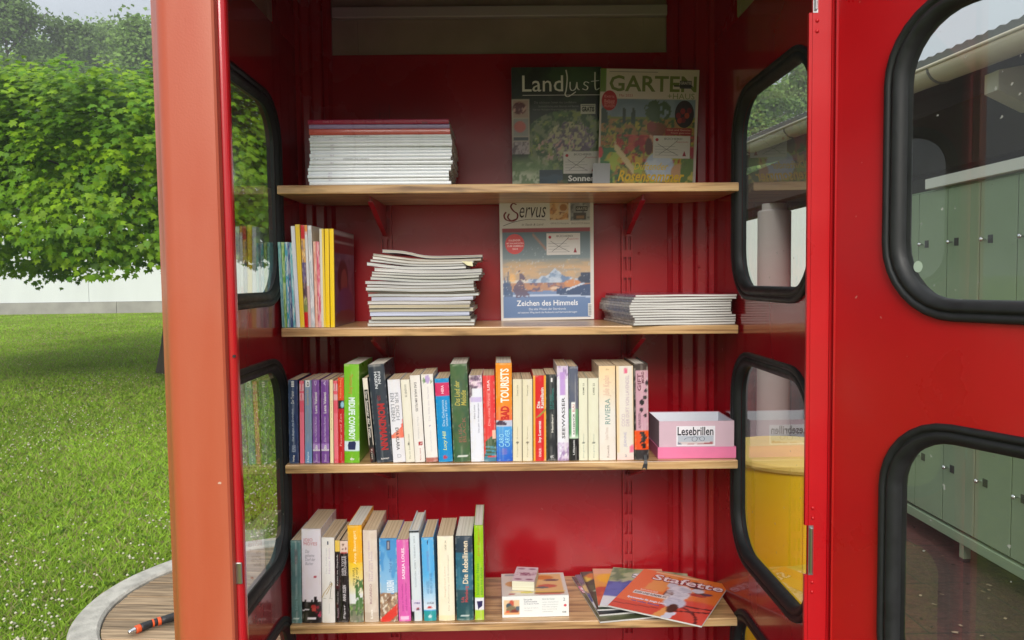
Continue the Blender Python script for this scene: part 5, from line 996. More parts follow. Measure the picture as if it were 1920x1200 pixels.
YS = YF + .008; kk = YS / FPX; NS = 14
cx_ = at(cr(930), 550, YS).x; base = shz(1, cx_) + .0006
us = np.linspace(0, 1, NS + 1)
zt = np.zeros(NS + 1); n = len(rowsz) - 1
def layer_mesh(x0_, x1_, d_, zb, ztp, flop):
    xs = x0_ + (x1_ - x0_) * us; v = []; 
    for x_, a_, b_ in zip(xs, zb, ztp): v += [(x_, 0, a_), (x_, 0, b_), (x_, d_, a_), (x_, d_, b_)]
    f = []
    for q in range(NS):
        a = 4 * q; b_ = a + 4; f += [(a, b_, b_ + 1, a + 1), (a + 1, b_ + 1, b_ + 3, a + 3), (a + 3, b_ + 3, b_ + 2, a + 2), (a + 2, b_ + 2, b_, a)]
    f += [(0, 1, 3, 2), (4 * NS, 4 * NS + 2, 4 * NS + 3, 4 * NS + 1)]; return v, f
for i in reversed(range(n)):
    hpx = (rowsz[i + 1][0] - rowsz[i][0]) / 7.743 * kk; x0_ = at(cr(rowsz[i][1]), 550, YS).x - cx_; x1_ = at(cr(rowsz[i][2]), 550, YS).x - cx_
    gap = .0004 + .0009 * np.abs(np.sin(us * random.uniform(2, 5) + random.uniform(0, 6))) * (1 if i % 3 == 0 else .35)
    if i == 4: gap = gap + .0022 * us ** 2 * 0 + .011 * np.clip(.35 - us, 0, 1)
    if i in (8, 12): gap = gap + .007 * np.clip(.4 - us, 0, 1) ** 1.3
    if i == 14: gap = gap + .006 * np.clip(us - .75, 0, 1)
    if i == 0: gap = gap + .0005 + .0040 * np.exp(-((us - .22) / .16) ** 2) + .0030 * np.clip(us - .6, 0, 1) ** 1.5 * 2
    th = max(.0012, hpx - gap.mean()) * np.ones(NS + 1)
    if i < 5: th = th * (1.10 - .22 * us)
    zb = zt + gap; tp = zb + th; 
    r_ = thing('magazine', 'loose %s magazine, %s of the untidy stack on second shelf' % ('cream-edged' if rowsz[i][3][2] < 190 else ('bluish white' if rowsz[i][3][2] > 218 else 'white-edged'), ORD[i] if i < 20 else ('second from the bottom' if i == 20 else 'lowest')), 'magazine', (cx_, YS + random.uniform(0, .008), base), (0, math.atan(.0064), random.uniform(-.02, .02)), 'loose magazines in the untidy stack on the second shelf')
    if i == 21: pass
    ct = np.full(NS + 1, .00045)
    V1, F1 = layer_mesh(x0_, x1_, .205, zb, zb + ct, 0); V2, F2 = layer_mesh(x0_, x1_, .205, tp - ct, tp, 0); cm = MB(); cm.add(V1, F1); cm.add(V2, F2)
    cc_ = random.choice([(210, 208, 204), (150, 146, 140), (188, 176, 160), (120, 120, 128), (206, 206, 210), (176, 150, 120)])
    cm.build('cover', cover_mat(cc_, .4), r_)
    V3, F3 = layer_mesh(x0_ + .0008, x1_ - .0008, .203, zb + ct + .00005, tp - ct - .00005, 0); pm = MB(); pm.add([(x_, y_ + .0008, z_) for x_, y_, z_ in V3], F3)
    key = ('pz', rowsz[i][3])
    if key not in _pm: c0 = rowsz[i][3]; _pm[key] = page_mat('page_edges', S(*dark(c0, .66)), S(*c0), 2)
    pm.build('pages', _pm[key], r_)
    if i == 2:
        fl = MB(); xx = at(cr(1540), 500, YS).x - cx_; fl.add([(xx - .010, -.004, tp[11]), (xx + .012, -.006, tp[11] - .001), (xx + .014, -.010, tp[11] - .011), (xx + .002, -.009, tp[11] - .009)], [(0, 3, 2, 1)]); fl.build('torn_corner', cover_mat((206, 200, 160), .5), r_)
    if i == 1:
        fl = MB(); xx = x1_; fl.add([(xx - .02, .03, tp[13]), (xx + .013, .04, tp[13] - .004), (xx + .013, .09, tp[13] - .004), (xx - .02, .10, tp[13])], [(0, 1, 2, 3)]); fl.build('loose_page', cover_mat((110, 96, 92), .5), r_)
    zt = tp
# --- turned stack at the right of the second shelf
random.seed(9)
YS = 1.552; ang = math.radians(7.6); n = 12
hs = .088; x0c = at(1186, 580, YS).x; x1c = at(1384, 580, YS).x
base = shz(1, .36) + .0012; z = 0; tot = (607 - 549) * YS / FPX
for i in reversed(range(n)):
    t_ = tot / n; ox = {0: .004, 1: .001, 2: -.004, 3: -.006, 4: -.009, 5: -.009, 6: -.009, 7: -.006, 8: -.002, 9: .002, 10: .002, 11: 0}[i]; ox2 = {0: .0, 1: -.002, 2: -.010, 3: -.012, 4: -.012, 5: -.012, 6: -.012, 7: -.012, 8: -.003, 9: -.002, 10: -.003, 11: -.004}[i]
    back = -.018 + .0032 * i
    r_ = thing('magazine', 'white-edged magazine, %s of the turned stack on the second shelf' % ordw(i, n), 'magazine', (x0c + .0025, YS, base + z), (0, math.atan(.0064), ang + random.uniform(-.012, .012)), 'magazines in the turned stack on the second shelf')
    w_ = (x1c - x0c) * 1.03 + ox2; d_ = .232; us2 = np.linspace(0, 1, 9); wav = .0006 * np.sin(us2 * random.uniform(3, 7) + random.uniform(0, 6)) * us2 * (1 - us2) * 4
    def slab(xa, xb, ya, yb, za, zb_):
        v = []; 
        for u_, wv in zip(us2, wav): x_ = xa + (xb - xa) * u_; v += [(x_, ya, za + wv), (x_, ya, zb_ + wv), (x_, yb, za + wv), (x_, yb, zb_ + wv)]
        f = []
        for q in range(8):
            a = 4 * q; b_ = a + 4; f += [(a, b_, b_ + 1, a + 1), (a + 1, b_ + 1, b_ + 3, a + 3), (a + 3, b_ + 3, b_ + 2, a + 2), (a + 2, b_ + 2, b_, a)]
        f += [(0, 1, 3, 2), (32, 34, 35, 33)]; return v, f
    cm = MB(); sx_ = ox; cm.add(*slab(sx_, w_, 0, d_, .0003, .0008)); cm.add(*slab(sx_, w_, 0, d_, t_ - .0007, t_ - .0002)); cm.box(sx_ - .0008, sx_ - .0001, 0, d_, .0003, t_ - .0002)
    c_ = (150, 52, 70) if i == 0 else random.choice([(186, 180, 174), (150, 140, 138), (170, 160, 156), (120, 110, 112), (196, 188, 180)])
    cm.build('cover', cover_mat(c_, .28), r_)
    pm = MB(); pm.add(*slab(sx_ + .0005, w_ - .0008, .0006, d_ - .001, .0009, t_ - .0008)); pm.build('pages', PAGEZ, r_)
    z += t_ + .00002
# --- magazines standing upright against the back wall
def standing(label, p_bl, wid, hei, yaw, lean, roll, spine=None, thick=.0055):
    r_ = thing('magazine', label, 'magazine', p_bl, (-lean, roll, yaw))
    MB().box(0, wid, .0004, .0009, 0, hei).build('cover', cover_mat((214, 210, 206), .25), r_); MB().box(.0002, wid - .0006, .0011, thick, .0003, hei - .0004).build('pages', PAGEZ, r_)
    MB().box(0, wid, thick + .0002, thick + .0007, 0, hei).build('back_cover', cover_mat((200, 196, 190), .25), r_)
    return r_, Face(r_, (0, .0003, 0), (1, 0, 0), (0, 0, 1), wid, hei)
def sticker(f, u0, u1, v0, v1, name='address_sticker', a=0):
    st = f.rect(u0, u1, v0, v1, (214, 210, 208), name, .0006); e_ = .0009
    U = lambda q: u0 + (u1 - u0) * q; Vv = lambda q: v0 + (v1 - v0) * q
    f.text('BÜCHEREI', U(.30), U(.78), Vv(.82), Vv(.93), (90, 86, 90), eps=e_); f.text('Ausgeschieden', U(.62), U(.95), Vv(.68), Vv(.77), (180, 90, 96), eps=e_)
    for q in range(4): f.rect(U(.05), U(.60 + .08 * (q % 2)), Vv(.52 - .13 * q), Vv(.535 - .13 * q), (150, 148, 150), 'ruled_line', e_)
    f.disc(U(.10), Vv(.82), (u1 - u0) * .045, (v1 - v0) * .07, (176, 40, 60), 'sticker_emblem', e_, 10); f.poly([(U(.80), Vv(.10)), (U(.90), Vv(.10)), (U(.85), Vv(.34))], (150, 40, 60), 'sticker_emblem', e_)
    f.strokes([[(U(.12), Vv(.64)), (U(.38), Vv(.38)), (U(.68), Vv(.14))], [(U(.16), Vv(.16)), (U(.42), Vv(.46)), (U(.66), Vv(.80))]], (60, 56, 60), .0009, 'pen_cross', e_ + .0002)
    return st
# dark garden magazine (left of the two on the top shelf)
xa, xb = at(959.5, 250, 1.79).x, at(1126, 250, 1.79).x; W1 = xb - xa; H1 = .2955
r_, f = standing('dark green garden magazine with a white title, left one on the top shelf', (xa, 1.785, shz(0, .12) + .0006), W1, H1, 0, -.05, .002)
cq = lambda x_: (x_ - 150) / (W1 / 1.79 * FPX * 3.871); cv_ = lambda y_: 1 - (y_ - 195) / (H1 / 1.79 * FPX * 3.871)
def cov(U, V):
    p = Pic(U, V, (34, 44, 36), 3); p.blotch([(24, 32, 28), (48, 66, 44), (30, 40, 34)], 7, 9, 1, a=.7); p.ell(.7, .93, .3, .1, (70, 100, 62), .6, .9)
    p.ell(.62, .42, .48, .22, (66, 96, 60), 1, .3); m = 1. * ((((U - .62) / .48) ** 2 + ((V - .42) / .24) ** 2) < 1.05)
    p.blotch([(96, 128, 70), (146, 156, 92), (56, 84, 56), (128, 138, 112)], 17, 22, 5, m, .55); p.ell(.68, .43, .22, .11, (116, 98, 132), .7, .5); p.blotch([(150, 128, 160), (98, 84, 112), (190, 186, 150)], 22, 28, 12, 1. * ((((U - .66) / .26) ** 2 + ((V - .43) / .15) ** 2) < 1), .6)
    p.blotch([(196, 196, 176), (210, 170, 170), (170, 180, 130)], 24, 30, 20, 1. * ((V < .45) & (V > .24) & (U > .25) & (U < .7)), .72)
    p.ell(.1, .12, .34, .16, (150, 170, 130), .9, .6); p.ell(.12, .10, .22, .1, (206, 210, 190), .9, .5); p.blotch([(110, 140, 90), (196, 206, 180), (90, 120, 80)], 16, 20, 30, 1. * ((U < .36) & (V < .26)), .6, .7); p.ell(.22, .24, .3, .06, (120, 148, 104), .5, .6)
    p.put(1. * ((U > .30) & (U < .56) & (V < .205)), (54, 74, 92)); p.blotch([(66, 90, 110), (44, 60, 76)], 3, 22, 40, 1. * ((U > .30) & (U < .56) & (V < .205)), .5, .6)
    p.put(1. * ((U > .56) & (V < .10)), (30, 32, 30)); p.blotch([(110, 100, 70), (70, 90, 60)], 14, 14, 45, 1. * ((U > .5) & (U < .62) & (V < .12)), .6)
    p.rect(0, cq(273), cv_(802), cv_(415), (186, 176, 168))
    p.rect(.012, cq(268), cv_(540), cv_(420), (176, 150, 140)).ell(.085, cv_(478), .075, .048, (96, 34, 34)).blotch([(206, 170, 160), (80, 20, 24)], 26, 30, 50, 1. * (((U - .085) / .075) ** 2 + ((V - cv_(478)) / .048) ** 2 < 1), .6)
    p.rect(.012, cq(268), cv_(672), cv_(550), (150, 150, 152)).ell(.09, cv_(606), .066, .044, (196, 104, 100)); p.rect(.012, cq(268), cv_(705), cv_(678), (64, 76, 92)); p.rect(.012, cq(268), cv_(798), cv_(712), (150, 140, 150)).blotch([(96, 80, 96), (190, 180, 190)], 30, 30, 60, 1. * ((U < cq(268)) & (V < cv_(712)) & (V > cv_(798))), .55)
    return p.c
f.paint(cov, 84, 112)
f.text('Land', cq(226), cq(516), cv_(364), cv_(252), (222, 220, 216), bold=.004); f.strokes([[(cq(536), cv_(215)), (cq(545), cv_(270)), (cq(538), cv_(350)), (cq(530), cv_(384)), (cq(548), cv_(400)), (cq(580), cv_(384)), (cq(606), cv_(366))],
   [(cq(566), cv_(298)), (cq(566), cv_(340)), (cq(580), cv_(358)), (cq(604), cv_(344)), (cq(614), cv_(300))], [(cq(614), cv_(300)), (cq(617), cv_(340)), (cq(632), cv_(354))],
   [(cq(700), cv_(306)), (cq(676), cv_(298)), (cq(664), cv_(314)), (cq(690), cv_(334)), (cq(680), cv_(354)), (cq(652), cv_(346))], [(cq(742), cv_(232)), (cq(742), cv_(320)), (cq(750), cv_(354)), (cq(774), cv_(342))], [(cq(714), cv_(296)), (cq(772), cv_(290))]], (222, 220, 216), .0026)
f.rect(cq(228), .985, cv_(391), cv_(386), (196, 190, 190), 'title_rule')
for q, (ya, yb, xa_, xb_) in enumerate(((430, 446, 310, 610), (458, 472, 340, 625), (483, 496, 300, 612))): f.text(('Die schönsten Seiten des Landlebens', 'Sommerfrische unter Bäumen und Beeren', 'Gärten Rezepte Reportagen Handwerk')[q], cq(xa_), cq(xb_), cv_(yb), cv_(ya), (130, 132, 126))
f.rect(cq(640), cq(745), cv_(521), cv_(452), (196, 194, 190), 'stamp', .0005); f.text('GRATIS', cq(648), cq(738), cv_(505), cv_(470), (30, 30, 32), bold=.04, eps=.0009); f.rect(cq(646), cq(740), cv_(463), cv_(459), (40, 40, 42), 'ruled_line', .0009)
sticker(f, cq(516), cq(770), cv_(938), cv_(782)); f.text('Sonnen-', cq(550), cq(764), cv_(992), cv_(950), (226, 224, 220), bold=.03); f.text('blumen', cq(580), cq(740), cv_(1060), cv_(1012), (226, 224, 220), bold=.03)
# bright garden magazine with the woman in a hat
p0_ = at(1126.5, 340, 1.765); W2 = .2280; H2 = .2845
r_, f = standing('bright garden magazine with green title and flower bed cover, right one on the top shelf', (p0_.x - .0085, 1.757, shz(0, .34) + .0014), W2, H2, 0, -.04, .0265)
S2 = 1.765 / FPX / 3.871; cq = lambda x_: (x_ - 800 - 8) * S2 / W2; cv_ = lambda y_: 1 - (y_ - 182) * S2 / H2
def cov(U, V):
    p = Pic(U, V, (206, 192, 188), 8); p.rect(0, cq(850), cv_(345), 1, (104, 130, 62)); x0, x1, y0, y1 = cq(818), cq(1488), -.1, cv_(388)
    inn = 1. * ((U > x0) & (U < x1) & (V < y1)); p.put(inn, (104, 122, 74)); sk = inn * (V > cv_(560)); p.put(sk, (120, 136, 156)); p.blotch([(146, 160, 176), (104, 122, 142)], 3, 5, 1, sk, .5, .5)
    p.put(inn * (V < cv_(520) + .02 * p.noise(12, 2, 3)), (120, 130, 60)); g_ = inn * (V < cv_(530)); p.blotch([(150, 150, 56), (84, 106, 50), (186, 166, 60), (60, 86, 48), (170, 120, 70)], 20, 24, 5, g_, .55)
    for tx, tw, th in ((.03, .035, .12), (.235, .018, .10), (.33, .02, .09)): p.put(inn * (np.abs(U - tx - x0) < tw * np.clip((cv_(440) + .02 - V) / .1 + .2, 0, 1)) * (V > cv_(560)) * (V < cv_(460) + th * .1), (52, 70, 60))
    p.put(inn * ((((U - cq(1220)) / .14) ** 2 + ((V - cv_(470)) / .09) ** 2) < 1) * (p.noise(20, 24, 9) > .42), (70, 92, 62))
    p.blotch([(176, 50, 50), (196, 80, 70), (160, 34, 48)], 14, 18, 30, g_ * (V < cv_(640)) * (V > cv_(850)) * (U > .18), .62); p.blotch([(40, 96, 60), (60, 120, 70)], 10, 12, 40, g_ * (V < cv_(730)) * (U < .22), .45); p.blotch([(206, 176, 60), (170, 190, 70)], 14, 16, 44, g_ * (V < cv_(760)), .66)
    p.put(inn * (np.abs(V - cv_(790) - (U - cq(980)) * -1.0) < .035) * (U > cq(915)) * (U < cq(1060)), (216, 196, 150))
    p.ell(cq(1205), cv_(660), .055, .06, (206, 160, 136)).ell(cq(1222), cv_(600), .10, .055, (128, 74, 52)).ell(cq(1180), cv_(580), .05, .04, (146, 70, 60)).ell(cq(1165), cv_(720), .04, .07, (96, 52, 40))
    p.ell(cq(1245), cv_(860), .15, .12, (196, 206, 226)).blotch([(166, 180, 206), (214, 220, 232)], 9, 12, 50, 1. * ((((U - cq(1245)) / .15) ** 2 + ((V - cv_(860)) / .12) ** 2) < 1), .5, .6).ell(cq(1385), cv_(900), .08, .07, (206, 160, 120)); p.blotch([(120, 150, 70), (206, 186, 90), (90, 120, 60)], 12, 14, 60, inn * (V < cv_(800)) * (U > cq(1400)), .5)
    p.put(inn * (V < cv_(985)), (120, 136, 90)); p.put(inn * (V < cv_(1000)), (196, 200, 196)); p.ell(cq(818), cv_(765), .03, .045, (206, 60, 60))
    return p.c
f.paint(cov, 92, 112)
f.text('GARTEN', cq(872), cq(1492), cv_(338), cv_(226), (106, 116, 58), bold=.02); f.text('+HAUS', cq(1288), cq(1480), cv_(386), cv_(346), (122, 132, 84)); f.rect(cq(1330), cq(1462), cv_(300), cv_(290), (40, 36, 40), 'stamp', .0009); f.rect(cq(1372), cq(1456), cv_(312), cv_(258), (60, 56, 62), 'stamp', .0008); f.text('GRATIS', cq(1376), cq(1452), cv_(284), cv_(264), (190, 180, 180), bold=.03, eps=.0012)
f.rect(cq(870), cq(1215), cv_(205), cv_(199), (150, 138, 136), 'title_rule'); f.text('Mai 2023', cq(945), cq(1040), cv_(374), cv_(356), (170, 70, 70))
f.disc(cq(875), cv_(402), .078, .080, (170, 28, 34)); [f.text(s_, cq(840), cq(912), cv_(y_ + 10), cv_(y_ - 8), (224, 150, 146), eps=.0009) for s_, y_ in (('Extra:', 372), ('Balkon', 402), ('SOMMER', 418), ('PFLANZEN', 440))]
f.disc(cq(1412), cv_(490), .098, .110, (38, 22, 24), 'cherry_bowl', .0005, 32); [f.disc(cq(x_), cv_(y_), .026, .024, c_, 'cherry', .0009, 12) for x_, y_, c_ in ((1370, 500, (120, 20, 26)), (1400, 470, (140, 30, 30)), (1430, 500, (160, 60, 30)), (1405, 530, (110, 16, 24)), (1446, 465, (104, 18, 26)), (1380, 535, (150, 50, 36)))]
f.rect(cq(1280), cq(1468), cv_(636), cv_(588), (150, 44, 46), 'title_band', .0006); f.text('Obst und Gemüse', cq(1290), cq(1460), cv_(608), cv_(594), (226, 180, 150), eps=.0009); f.text('frisch geerntet', cq(1320), cq(1460), cv_(630), cv_(616), (226, 180, 150), eps=.0009)
f.text('Rosen und Gräser', cq(820), cq(1050), cv_(712), cv_(688), (196, 110, 60), shear=.2)
sticker(f, cq(1196), cq(1460), cv_(800), cv_(642)); f.text('Duftender', cq(1062), cq(1310), cv_(884), cv_(832), (232, 200, 60), shear=.35, bold=.01); f.text('Rosensommer', cq(948), cq(1426), cv_(968), cv_(888), (232, 190, 30), shear=.35, bold=.02)
f.rect(cq(768), cq(892), cv_(1040), cv_(842), (176, 178, 184), 'price_sticker', .0007)
# winter landscape magazine on the second shelf
p0_ = at(938.5, 500, 1.79); W3 = at(1113, 500, 1.79).x - p0_.x; H3 = .2830
r_, f = standing('magazine with a snowy mountain evening cover, leaning on the back wall of the second shelf', (p0_.x, 1.789, shz(1, .1) + .0006), W3, H3, 0, -.045, -.004)
cq = lambda x_: (x_ - 40) / 897; cv_ = lambda y_: 1 - (y_ - 8) / 1145
def cov(U, V):
    p = Pic(U, V, (212, 208, 204), 4); x0, x1, y0, y1 = cq(62), cq(908), cv_(1130), cv_(262); inn = 1. * ((U > x0) & (U < x1) & (V > y0) & (V < y1)); c0 = p.c.copy()
    p.grad(cv_(640), y1, (138, 150, 154), (92, 110, 126)); p.grad(cv_(760), cv_(640), (186, 166, 150), (202, 170, 138)); p.grad(cv_(640), cv_(560), (198, 168, 138), (138, 148, 152)); p.blotch([(206, 172, 134), (156, 154, 154)], 5, 22, 1, 1. * ((V < cv_(570)) & (V > cv_(740))), .55, .5)
    p.put(np.clip(1 - np.abs((V - cv_(400)) + (U - cq(420)) * .9) / .022, 0, 1) * (np.abs(U - cq(420)) < .07), (190, 130, 110), .8)
    ridge = cv_(655) - .55 * np.abs(U - cq(565)) * (1 + .2 * np.sin(U * 40)) + .015 * (p.noise(30, 2, 3) - .5); ridge = np.maximum(ridge, cv_(745) - .02 * p.noise(12, 2, 4) - .03 * (U < .3)); mt = 1. * (V < ridge); p.put(mt, (140, 160, 190)); p.blotch([(176, 192, 214), (112, 134, 170), (196, 206, 222)], 18, 26, 6, mt * (V > cv_(800)), .55, .8)
    p.put(1. * ((V < cv_(795)) & (V > cv_(880))), (128, 116, 136)); p.blotch([(176, 126, 112), (104, 100, 130), (196, 150, 120)], 16, 26, 12, 1. * ((V < cv_(795)) & (V > cv_(880))), .55, .8); p.ell(cq(730), cv_(800), .09, .03, (206, 146, 110)).ell(cq(560), cv_(845), .05, .012, (216, 190, 170))
    sn = 1. * (V < cv_(870) - .03 * np.abs(U - .5)); p.put(sn, (124, 146, 186)); p.put(1. * ((V < cv_(850) + .10 * (U - .62)) & (U > .6) & (V > cv_(950))), (76, 92, 126)); p.put(1. * (np.abs(V - (cv_(860) + .30 * (U - .72))) < .008) * (U > .7), (196, 206, 226)); p.put(1. * (V < cv_(912) - .02 * (U - .3)), (112, 136, 178)); p.put(1. * (np.abs(V - cv_(912) + .04 * (U - .3) ** 2) < .007), (186, 200, 226)); 
    p.put(np.clip((cv_(930) - V) * 4, 0, 1), (70, 100, 140), .75)
    for tx, ty, tw, th in ((.06, .20, .05, .22), (.02, .22, .03, .16)): p.put(1. * ((np.abs(U - tx - x0) < tw * np.clip(1 - (V - ty) / th, 0, 1)) & (V > ty)), (86, 106, 140), .85)
    p.put(1. * ((np.abs(U - cq(235) - .02 * np.sin(V * 40)) < .075 * np.clip(1.2 - (V - .2) / .2, 0, 1)) & (V > .19) & (V < .42) & (p.noise(24, 36, 22) > .35)), (108, 98, 120), .9); p.ell(cq(150), cv_(745), .04, .04, (246, 190, 120), .7, .8); p.put(1. * (V > cv_(725)) * (V < cv_(700)) * (U > .86) * (U < x1) , (74, 82, 104)); p.ell(.93, cv_(760), .1, .035, (74, 82, 104)); p.blotch([(196, 206, 220)], 60, 70, 33, 1. * (V < cv_(400)) * (V > cv_(900)), .86, .6)
    p.c = c0 * (1 - inn[:, None]) + p.c * inn[:, None]
    p.rect(x0, x1, cv_(300), cv_(262), (150, 56, 72)); p.rect(cq(525), cq(702), cv_(192), 1.0, (156, 96, 48)).blotch([(206, 146, 80), (110, 56, 26), (226, 190, 140)], 18, 22, 40, 1. * ((U > cq(525)) & (U < cq(702)) & (V > cv_(192))), .55); p.ell(cq(650), cv_(70), .055, .045, (216, 190, 156)).ell(cq(650), cv_(75), .04, .03, (170, 110, 50)); p.rect(cq(722), cq(902), cv_(198), 1.0, (140, 142, 148)).blotch([(176, 178, 182), (96, 96, 104)], 14, 18, 44, 1. * ((U > cq(722)) & (U < cq(902)) & (V > cv_(198))), .6); p.rect(cq(750), cq(865), cv_(190), cv_(130), (66, 56, 56)); p.rect(cq(775), cq(845), cv_(185), cv_(155), (150, 110, 80))
    return p.c
f.paint(cov, 96, 122)
f.strokes([[(cq(205), cv_(40)), (cq(170), cv_(30)), (cq(150), cv_(60)), (cq(175), cv_(100)), (cq(212), cv_(130)), (cq(205), cv_(175)), (cq(160), cv_(198)), (cq(100), cv_(180)), (cq(85), cv_(140)), (cq(105), cv_(110))], [(cq(205), cv_(175)), (cq(150), cv_(190)), (cq(120), cv_(160)), (cq(135), cv_(125))]], (112, 18, 34), .0034)
f.text('ervus', cq(232), cq(486), cv_(166), cv_(66), (46, 22, 28), bold=-.004, shear=.28); f.strokes([[(cq(72), cv_(242)), (cq(180), cv_(205)), (cq(320), cv_(182)), (cq(480), cv_(190))]], (46, 26, 30), .0016, 'title_swoosh'); f.text('in Stadt & Land', cq(252), cq(458), cv_(242), cv_(220), (110, 100, 100), shear=.2)
f.text('GENUSS Rezepte', cq(526), cq(700), cv_(236), cv_(216), (130, 122, 124)); f.text('BRAUCHTUM Advent', cq(726), cq(902), cv_(236), cv_(216), (130, 122, 124)); f.rect(cq(768), cq(880), cv_(112), cv_(66), (52, 50, 54), 'stamp', .0006); f.text('GRATIS', cq(774), cq(874), cv_(102), cv_(76), (176, 176, 176), bold=.04, eps=.0009)
f.disc(cq(182), cv_(416), .103, .0845, (212, 82, 86)); [f.text(s_, cq(a_), cq(b_), cv_(y_ + 9), cv_(y_ - 9), (246, 206, 204), eps=.0009, bold=.02) for s_, y_, a_, b_ in (('KALENDER', 380, 125, 238), ('MIT RAUNÄCHTEN', 407, 104, 264), ('ZUM SAMMELN', 434, 108, 262), ('2024', 462, 158, 212))]
sticker(f, cq(486), cq(808), cv_(526), cv_(318)); f.text('Zeichen des Himmels', cq(192), cq(782), cv_(1014), cv_(960), (232, 234, 240), bold=.012); f.text('Das alte Wissen der Sternkunde', cq(310), cq(666), cv_(1056), cv_(1034), (216, 222, 232)); f.text('auf unserem Weg durch die Rauhnacht und Sternwanderungen', cq(200), cq(772), cv_(1092), cv_(1068), (216, 222, 232))
f.rect(cq(880), cq(916), cv_(1118), cv_(998), (222, 222, 222), 'barcode', .0006); [f.rect(cq(884), cq(912), cv_(1110 - 5.2 * q), cv_(1110 - 5.2 * q - (1.4 + 1.8 * (q % 3 == 0))), (40, 40, 44), 'barcode_bar', .0009) for q in range(20)]
# --- fan of magazines at the right of the lowest shelf
zf = SZ[3][0] + .0004
def flatmag(px_, py_, z_, rot, wid, hei, label, cov, nx, ny, thick=.0030, seed=0, tilt=0):
    r_ = thing('magazine', label, 'magazine', (px_, py_, z_), (0, 0, rot), 'magazines fanned out at the right of the lowest shelf')
    MB().box(0, wid, 0, hei, 0, .0005).build('back_cover', cover_mat((210, 206, 206), .3), r_); MB().box(.0004, wid - .0006, .0006, hei - .0006, .0006, thick - .0006).build('pages', PAGEZ, r_); MB().box(0, wid, 0, hei, thick - .0005, thick).build('cover', cover_mat((214, 210, 206), .25), r_)
    f = Face(r_, (0, 0, thick), (1, 0, 0), (0, 1, 0), wid, hei); f.paint(cov, nx, ny); return r_, f
def c1(U, V): p = Pic(U, V, (92, 96, 66), 31); p.blotch([(112, 116, 84), (72, 78, 52)], 5, 9, 1, a=.7); p.put(1. * (V > .78), (106, 84, 90)); p.blotch([(150, 110, 110), (60, 44, 54)], 9, 12, 5, 1. * (V > .78)); p.rect(.0, .3, .66, .76, (206, 120, 150)).rect(0, .3, .60, .66, (120, 20, 60)).ell(.1, .40, .05, .04, (206, 206, 190)); return p.c
r_, f = flatmag(.197, 1.549, zf, math.radians(9), .17, .245, 'lowest magazine of the fan, olive green with pink lettering', c1, 24, 36); f.text('St', .01, .16, .60, .73, (236, 214, 222), bold=.05)
def c2(U, V): p = Pic(U, V, (104, 92, 118), 32); p.blotch([(128, 116, 142), (80, 70, 92)], 5, 8, 1, a=.6); p.ell(.08, .62, .10, .12, (206, 180, 120)); p.put(1. * (V < .48), (70, 84, 140)); p.put(1. * (V < .28), (30, 32, 40)); p.ell(.03, .22, .05, .09, (220, 220, 226)); return p.c
flatmag(.199, 1.575, zf + .0032, math.radians(8.2), .165, .222, 'second magazine of the fan, violet over blue', c2, 22, 30)
def c3(U, V): p = Pic(U, V, (44, 62, 42), 33); p.blotch([(60, 92, 58), (30, 42, 34), (70, 84, 50)], 6, 9, 1, a=.7); p.put(1. * (V > .74), (70, 66, 62)); p.ell(.16, .86, .12, .08, (206, 120, 50)).ell(.05, .78, .05, .06, (220, 196, 70)).ell(.16, .48, .1, .02, (206, 226, 206)); p.rect(0, .02, 0, 1, (18, 18, 20)); return p.c
flatmag(.197, 1.5935, zf + .0064, math.radians(4.4), .165, .211, 'third magazine of the fan, dark green with a black edge', c3, 22, 30)
def c4(U, V): p = Pic(U, V, (206, 90, 50), 34); p.grad(.45, 1, (226, 150, 50), (226, 176, 130)); p.put(1. * (V > .86), (222, 170, 140)); p.ell(.25, .72, .22, .14, (240, 180, 30)); p.blotch([(186, 60, 44), (222, 110, 70)], 6, 9, 2, 1. * (V < .5), .5); return p.c
r_, f = flatmag(.2005, 1.606, zf + .0096, math.radians(-3.4), .17, .210, 'fourth magazine of the fan, yellow over brick red', c4, 24, 30); f.text('St', .26, .62, .76, .90, (120, 26, 40), bold=.07); f.text('St', .27, .61, .77, .89, (240, 226, 226), bold=.03, eps=.0009)
def c5(U, V): p = Pic(U, V, (66, 92, 170), 35); p.blotch([(86, 112, 190), (50, 70, 150)], 4, 6, 1, a=.6); p.put(1. * (V > .66), (110, 140, 100)); p.blotch([(150, 170, 120), (80, 120, 90), (176, 186, 150)], 5, 8, 3, 1. * (V > .6)); p.put(1. * (V < .22), (222, 226, 234)); p.ell(.35, .25, .14, .12, (196, 96, 60)); return p.c
r_, f = flatmag(.203, 1.602, zf + .0128, math.radians(-16), .18, .222, 'fifth magazine of the fan, blue with a green top', c5, 26, 32); f.text('Staf', .28, .86, .74, .88, (44, 60, 140), bold=.07); f.text('Staf', .29, .85, .75, .87, (236, 236, 240), bold=.03, eps=.0009)
